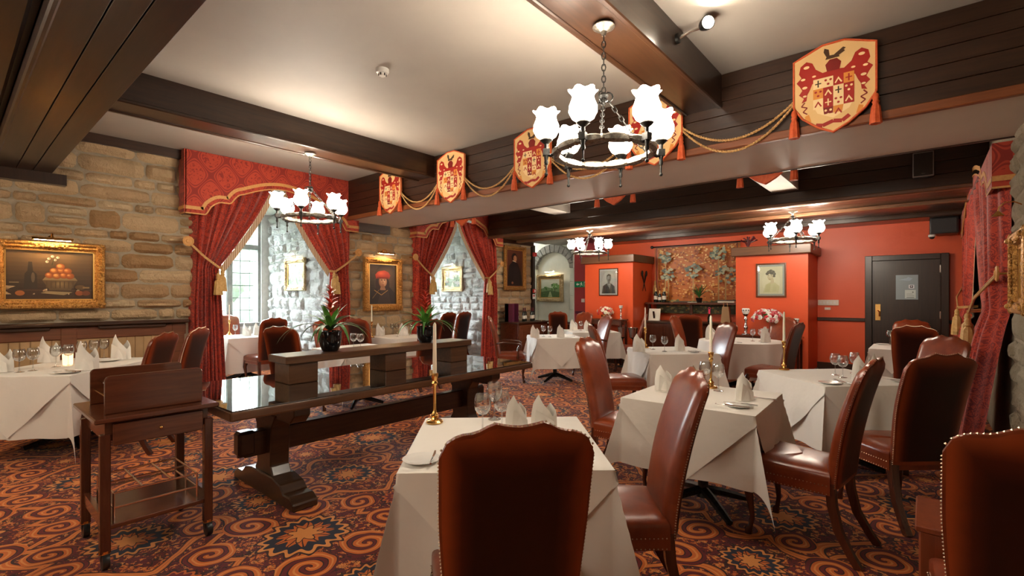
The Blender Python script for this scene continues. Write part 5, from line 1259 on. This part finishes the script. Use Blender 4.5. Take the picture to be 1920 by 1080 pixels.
def bottle(name, label, x, y, z, kind, group, s=1):
    t = thing(name, label, 'bottle', (x, y, z), rnd.uniform(0, 6), group); t.scale = (s,) * 3
    if kind == 'fizz': pr = [(.040, 0), (.044, .006), (.044, .16), (.036, .20), (.018, .245), (.0155, .30), (.017, .302), (.017, .315), (0, .316)]
    else: pr = [(.036, 0), (.038, .005), (.038, .19), (.030, .215), (.0145, .235), (.0140, .295), (.016, .297), (.016, .306), (0, .306)]
    MB().lathe(pr, 20).build('glass_body', M['bottle'], t, smooth=40)
    rr_ = pr[2][0] + .0008
    MB().lathe([(rr_, .06), (rr_, .14)], 20, wob=lambda tt, a, r, z: (r, z)).build('label', M['paper'], t)
    MB().lathe([(.021 if kind == 'fizz' else .0152, .238), (.0172, .305), (.0175, .318), (0, .319)], 16).build('foil', M['foil'] if kind == 'fizz' else M['foil_dark'], t)
for k, (dx, l) in enumerate(((-.80, 'champagne bottle nearest the wall on the bar shelf'), (-.70, 'champagne bottle standing between two on the bar shelf'), (-.61, 'champagne bottle nearest the tapestry on the bar shelf'))): bottle('champagne_bottle', l, -3.74 + dx, 10.24 - .03 * (k % 2), 1.335, 'fizz', 'champagne bottles', 1.0 if k != 1 else .8)
BL2 = strap(.38, .020, 1.05, M['leaf_dark'], .85); BL3 = strap(.36, .020, .5, M['leaf_dark'], .95)
# desk plant, papers and boxes on the bar
q = random.Random(9); t = thing('leafy_plant', 'dark spiky leafy pot plant on the bar shelf before the tapestry', 'plant', (-3.55, 10.12, 1.335))
MB().lathe([(.05, 0), (.065, .09), (.068, .10), (.058, .10), (0, .09)], 20).build('pot', M['pot'], t)
for k in range(26): link('leaf', BL2 if k % 2 else BL3, t, (0, 0, .09), (0, 0, k * .9), (q.uniform(.7, .95),) * 3)
t = tag(MB().box(-4.10, -3.80, 10.10, 10.32, 1.335, 1.352).build('desk_blotter', M['blotter'], smooth=0, bevel=.004), 'dark flat folder lying on the bar shelf', 'folder')
t = tag(MB().box(-3.78, -3.52, 10.08, 10.24, 1.335, 1.341).build('menu_paper', M['paper'], smooth=0), 'white sheet of paper on the bar shelf before the plant', 'paper')
t = thing('card_reader_box', 'low grey box with dark lid at the end of the bar shelf', 'box', (-3.02, 10.20, 1.335))
MB().box(-.16, .16, -.10, .10, 0, .035).build('base', M['paper'], t, smooth=0, bevel=.004); MB().box(-.16, .16, -.10, .10, .036, .055).build('lid', M['blotter'], t, smooth=0, bevel=.004)
t = thing('menu_easel', 'propped beige menu card on the bar counter', 'menu', (-4.50, 10.05, .94)); MB().box(-.13, .13, 0, .008, 0, .26, M=Matrix.Rotation(-.2, 4, 'X')).build('card', M['paper'], t, smooth=0)
MB().box(-.02, .02, .02, .03, 0, .2, M=Matrix.Rotation(.25, 4, 'X')).build('strut', M['dark'], t, smooth=0)
t = thing('sauce_bottle', 'small bottle with a pink looped cap on the bar counter', 'bottle', (-3.30, 9.98, .94)); MB().lathe([(.035, 0), (.036, .10), (.016, .15), (.014, .18), (0, .18)], 16).build('glass_body', M['bottle'], t); MB().lathe([(.018, .17), (.020, .25), (.010, .26), (0, .26)], 14).build('cap', base('pink cap', (.75, .04, .12), .4)[0], t)
MB().tube([(.022 * math.cos(a), 0, .278 + .022 * math.sin(a)) for a in [2 * PI * k / 12 for k in range(12)]], .006, 6, closed=True).build('loop', base('pink loop', (.75, .05, .14), .4)[0], t)
t = thing('paper_carrier', 'beige open carrier bag standing at the bar counter end', 'bag', (-2.98, 9.99, .94)); MB().prism([(-.09, 0), (.09, 0), (.06, .32), (-.06, .32)], -.05, .05).build('bag_body', M['bead'], t, smooth=0); MB().tube([(-.04, -.04, .31), (-.03, -.04, .40), (.03, -.04, .40), (.04, -.04, .31)], .006).build('bag_handle', M['rope'], t)
for k, (x, l) in enumerate(((-4.05, 'stack of white saucers on the bar counter beside the menu'), (-3.62, 'stack of white saucers at the middle of the bar counter'))):
    t = thing('plate_stack', l, 'plates', (x, 10.0, .94), 0, 'saucer stacks')
    for j in range(5): link('dish', PLATE[0][1], t, (0, 0, j * .009))
for k, x in enumerate((-4.86, -4.62)):
    t = thing('ice_bucket', ['steel ice bucket on a stand nearest the man portrait', 'steel ice bucket on a stand next to the bar sideboard'][k], 'ice bucket', (x + .05, 9.20, 0), 0, 'ice buckets'); MB().lathe([(.07, .62), (.10, .80), (.108, .82), (.10, .82), (.09, .79), (.06, .64), (0, .64)], 22).build('pail', M['steel'], t)
    MB().lathe([(.14, 0), (.13, .015), (.015, .03), (.012, .58), (.07, .62), (0, .62)], 18).build('stand', M['iron'], t)
# console with flowers and mosaic candle stands before each breast
def blooms(t, cols, R_, n, z, seed, sz=.04):
    q = random.Random(seed); meshes = []
    for c0 in cols:
        m = mottled('petals', c0, tuple(v * .7 for v in c0), 30, .6); b = MB()
        for k in range(7):
            a = k * 2 * PI / 7; b.ball((.6 * math.cos(a), .6 * math.sin(a), .05), .5, 6, 0, (1, 1, .45))
        b.ball((0, 0, .25), .42, 6); meshes.append(b.mesh('bloom', m, smooth=60))
    for k in range(n):
        ph_, th = math.acos(q.uniform(.0, 1)), q.uniform(0, 2 * PI); d = Vector((math.sin(ph_) * math.cos(th), math.sin(ph_) * math.sin(th), math.cos(ph_) * .8))
        ci = min(len(meshes) - 1, int(q.random() * len(meshes))); o = link('bloom', meshes[ci], t, (d.x * R_, d.y * R_, z + d.z * R_)); o.rotation_euler = d.to_track_quat('Z', 'Y').to_euler(); o.scale = (sz * q.uniform(.8, 1.2),) * 3
    for k in range(14):
        o = link('leaf', L3, t, (0, 0, z - .03), (0, 0, k * .45 + q.uniform(-.1, .1)), (R_ * 3.9 * q.uniform(.7, 1.1),) * 3)
def console(label, x, y, w, h):
    t = thing('console_table', label, 'table', (x, y, 0)); MB().box(-w/2, w/2, -.15, .15, h - .035, h).build('table_top', M['mahog'], t, smooth=0, bevel=.005)
    for sx in (-1, 1):
        for sy in (-1, 1): MB().box(sx*(w/2 - .04) - .02, sx*(w/2 - .04) + .02, sy*.12 - .02, sy*.12 + .02, 0, h - .035).build('leg', M['mahog_z'], t, smooth=0)
    MB().box(-w/2 + .03, w/2 - .03, -.13, .13, h - .12, h - .035).build('apron', M['mahog'], t, smooth=0)
console('narrow dark console table under the lady portrait', -2.12, 9.36, 1.1, .78)
console('small dark console table under the man portrait', -5.28, 9.36, .9, .98)
t = thing('flower_arrangement', 'red and white flower bowl under the lady portrait', 'flowers', (-2.08, 9.28, .78)); MB().lathe([(.05, 0), (.09, .05), (.11, .12), (.10, .12), (0, .10)], 18).build('bowl', M['china'], t)
blooms(t, [(.55, .02, .03), (.8, .76, .7), (.62, .12, .14), (.85, .82, .76)], .25, 120, .26, 3, .034)
t = thing('flower_arrangement', 'spread of white and red flowers under the man portrait', 'flowers', (-5.30, 9.34, .98)); MB().lathe([(.04, 0), (.08, .04), (.09, .09), (.08, .09), (0, .07)], 18).build('bowl', M['brass'], t)
blooms(t, [(.82, .76, .6), (.55, .03, .03), (.6, .10, .05)], .17, 34, .12, 5, .042)
for x, y, z, s, l in ((-2.45, 9.34, .78, 1.0, 'tall mosaic candle pillar beside the red and white flowers'), (-1.66, 9.36, .78, .66, 'short mosaic candle pillar behind the dark chair crest'), (-4.93, 9.36, .98, .62, 'tall goblet-shaped candle stand under the man portrait')):
    t = thing('candle_pillar', l, 'candle holder', (x, y, z), 0, 'mosaic candle pillars'); t.scale = (s,) * 3
    MB().lathe([(.07, 0), (.072, .015), (.03, .04), (.022, .09), (.04, .13), (.022, .17), (.018, .24), (.034, .28), (.02, .32), (.05, .36), (.055, .37), (0, .37)], 20).build('pillar', M['steel'], t)
    MB().lathe([(.042, .37), (.062, .40), (.066, .45), (.058, .47), (.052, .45), (.04, .39), (0, .385)], 20).build('mosaic_cup', M['china'], t)
    c = MB(); 
    for k in range(10): a = k * 2 * PI / 10; c.box(.060, .068, -.008, .008, .42, .445, M=Matrix.Rotation(a, 4, 'Z'))
    c.build('dark_tiles', M['black'], t, smooth=0)
# crossed ornament on the side of the breast
t = thing('wall_ornament', 'dark carved crossed ornament on the side of the first chimney breast', 'ornament', (-4.745, 10.05, 1.78), PI / 2)
for s in (-1, 1):
    MB().tube([(s * .09, -.02, .17), (s * .02, -.02, 0), (-s * .08, -.02, -.20)], [.020, .010, .006], 6).build('stem', M['iron'], t)
    MB().ball((s * .10, -.025, .19), .05, 10, 0, (.8, .4, 1.3)).build('head', M['iron'], t)
t = thing('dried_bundle', 'dark red dried bundle on top of the mantel beside the tapestry', 'ornament', (-2.52, 9.75, 2.36)); q = random.Random(2)
for k in range(14): MB().tube([(0, 0, 0), (q.uniform(-.05, .05), 0, .10), (q.uniform(-.13, .16), q.uniform(-.05, .05), q.uniform(.13, .22))], [.006, .006, .014], 5).build('sprig', M['foil_dark'], t)
# signs and switches
t = thing('exit_sign', 'green emergency exit sign with arrow on the crimson wall', 'sign', (-6.62, 10.47, 1.77)); MB().box(-.20, .20, 0, .028, -.075, .075).build('sign_board', M['green_sign'], t, smooth=0)
b = MB(); wt = hx('#e8f2ea')
for pts in ([(-.15, 0), (-.11, .04), (-.11, .015), (-.06, .015), (-.06, -.015), (-.11, -.015), (-.11, -.04)][::-1], circ(.005, .04, .013, n=10), [(-.02, .025), (.02, .025), (.015, -.005), (-.01, -.005)][::-1], [(-.01, -.005), (.0, -.005), (-.025, -.055), (-.035, -.05)][::-1], [(.0, -.005), (.015, -.005), (.04, -.03), (.03, -.045)][::-1], [(.02, .022), (.045, .0), (.04, -.006), (.015, .012)][::-1], [(-.02, .022), (-.045, .005), (-.04, -.002), (-.015, .012)][::-1]): b.poly(pts[::-1] if len(pts) < 9 else pts, -.0008, wt)
b.poly([(.08, -.06), (.16, -.06), (.16, .06), (.08, .06)], -.0006, wt); b.poly([(.095, -.06), (.145, -.06), (.145, .045), (.095, .045)], -.0009, hx('#0f7a45'))
b.build('sign_print', M['art'], t, smooth=0)
t = thing('light_switch', 'white switch plate on the crimson wall below the exit sign', 'switch', (-6.58, 10.49, 1.36)); MB().box(-.045, .045, -.01, .01, -.045, .045).build('plate', M['white'], t, smooth=0, bevel=.003); MB().box(-.012, .012, -.016, -.009, -.018, .018).build('rocker', M['white'], t, smooth=0)
t = thing('fire_call_point', 'small red fire call point on the dark post by the archway', 'call point', (WL + .075, 9.70, 1.60)); MB().box(-.015, .03, -.045, .045, -.045, .045).build('box', M['red_plastic'], t, smooth=0, bevel=.004); MB().box(.03, .032, -.025, .025, -.025, .025).build('window', M['white'], t, smooth=0)
t = thing('fire_notice', 'white fire notice plate under the red call point', 'sign', (WL + .065, 9.70, 1.46)); MB().box(-.004, .004, -.05, .05, -.06, .06).build('plate', M['white'], t, smooth=0); MB().box(.004, .005, -.035, .035, .0, .035).build('symbol', M['red_plastic'], t, smooth=0)
t = thing('fire_bell', 'red fire sounder high on the dark post by the archway', 'alarm', (WL + .07, 9.70, 2.52)); MB().box(-.01, .05, -.06, .06, -.05, .05).build('housing', M['red_plastic'], t, smooth=0, bevel=.01); MB().ball((.05, 0, 0), .028, 10).build('sounder', M['red_plastic'], t)
t = thing('socket_panel', 'cream wall panel of switches beside the second chimney breast', 'switch', (-1.40, 10.49, 1.35)); MB().box(-.11, .21, -.012, .01, -.05, .05).build('plate', M['paper'], t, smooth=0, bevel=.003)
for k in range(5): MB().box(-.085 + k*.055, -.055 + k*.055, -.018, -.011, -.022, .022).build('rocker', M['white'], t, smooth=0)
t = thing('small_socket', 'small cream plate under the wall switch panel', 'switch', (-1.36, 10.49, 1.24)); MB().box(-.045, .045, -.010, .01, -.022, .022).build('plate', M['paper'], t, smooth=0, bevel=.002); MB().box(-.012, .012, -.014, -.009, -.01, .01).build('rocker', M['white'], t, smooth=0)
# sideboard with wine at the end of the stone wall
t = thing('wine_sideboard', 'carved wooden sideboard with wine bottles below the portrait in black', 'sideboard', (-7.26, 8.98, 0))
MB().box(-.27, .27, -.56, .56, .08, .84).build('cabinet', M['mahog'], t, smooth=0, bevel=.006); MB().box(-.29, .31, -.59, .59, .84, .875).build('counter', M['oak'], t, smooth=0, bevel=.006)
for k in range(2):
    dd = MB().box(.27, .288, -.53 + k*.54, -.01 + k*.54, .14, .80).build('cabinet_door', M['rail'], t, smooth=0, bevel=.008); MB().box(.288, .296, -.45 + k*.54, -.09 + k*.54, .24, .70).build('door_panel', M['rail'], dd, smooth=0, bevel=.008)
MB().box(-.25, .25, -.55, .55, 0, .08).build('plinth', M['dark'], t, smooth=0)
wl_ = ['wine bottle beside the plum box', 'wine bottle second along the wine sideboard', 'wine bottle in the middle of the wine sideboard', 'wine bottle fourth along the wine sideboard', 'wine bottle nearest the archway on the wine sideboard']
for k in range(5): bottle('wine_bottle', wl_[k], -7.25 + .07 * (k % 2), 8.70 + .15 * k, .875, 'wine', 'wine bottles', 1.0)
t = thing('wine_box', 'plum coloured upright box holding a bottle on the wine sideboard', 'box', (-7.27, 8.52, .875)); MB().box(-.11, .0, -.11, .11, 0, .42).build('back_panel', M['crimson_d'], t, smooth=0); MB().box(-.11, .12, -.11, -.10, 0, .42).build('side_panel', M['crimson_d'], t, smooth=0)
MB().box(-.11, .12, .10, .11, 0, .42).build('side_panel', M['crimson_d'], t, smooth=0)
t = tag(MB().lathe([(.12, 0), (.14, .012), (.135, .014), (.11, .006), (0, .006)], 26).build('serving_tray', M['steel'], None, (-7.12, 9.42, .875)), 'round steel tray at the archway end of the wine sideboard', 'tray')
t = thing('writing_desk', 'dark little desk with tapered legs in front of the stone arch', 'desk', (-7.05, 10.25, 0)); MB().box(-.42, .42, -.25, .25, .74, .78).build('table_top', M['mahog'], t, smooth=0, bevel=.004); MB().box(-.38, .38, -.21, .21, .62, .74).build('drawer_case', M['mahog'], t, smooth=0)
for sx in (-1, 1):
    for sy in (-1, 1): MB().tube([(sx*.36, sy*.19, .62), (sx*.36, sy*.19, 0)], [.025, .015], 4, sq=True).build('leg', M['mahog_z'], t)
t = tag(MB().box(-.18, .18, -.12, .12, 0, .03).build('desk_book', M['blotter'], None, (-7.0, 10.22, .78), bevel=.004), 'dark closed book lying on the little desk by the arch', 'book')
t = thing('passage_fill_lamp', 'added unseen globe brightening the passage by the stone arch', 'lamp', (-8.75, 10.25, CEIL))  # added globe, out of view, in place of daylight from an unseen window
MB().lathe([(.06, 0), (.06, -.02), (.012, -.03), (.012, -.22), (.05, -.235), (0, -.235)], 16).build('stem', M['brass'], t)
MB().ball((0, 0, -.36), .13, 18).build('globe', glow('passage fill lamp glass', (1, .97, .90), 30), t)
# timber plinth by the stone pier
t = thing('timber_plinth', 'red-brown wooden pedestal standing behind the cropped leather chair', 'pedestal', (-.02, 2.50, 0))
MB().box(0, .38, 0, .35, 0, .535).build('body', M['plinth'], t, smooth=0, bevel=.006)
MB().box(-.012, .392, -.012, .362, .535, .56).build('top', M['plinth'], t, smooth=0, bevel=.005)
MB().box(-.008, .388, -.008, .358, 0, .06).build('foot_mould', M['plinth'], t, smooth=0, bevel=.004)
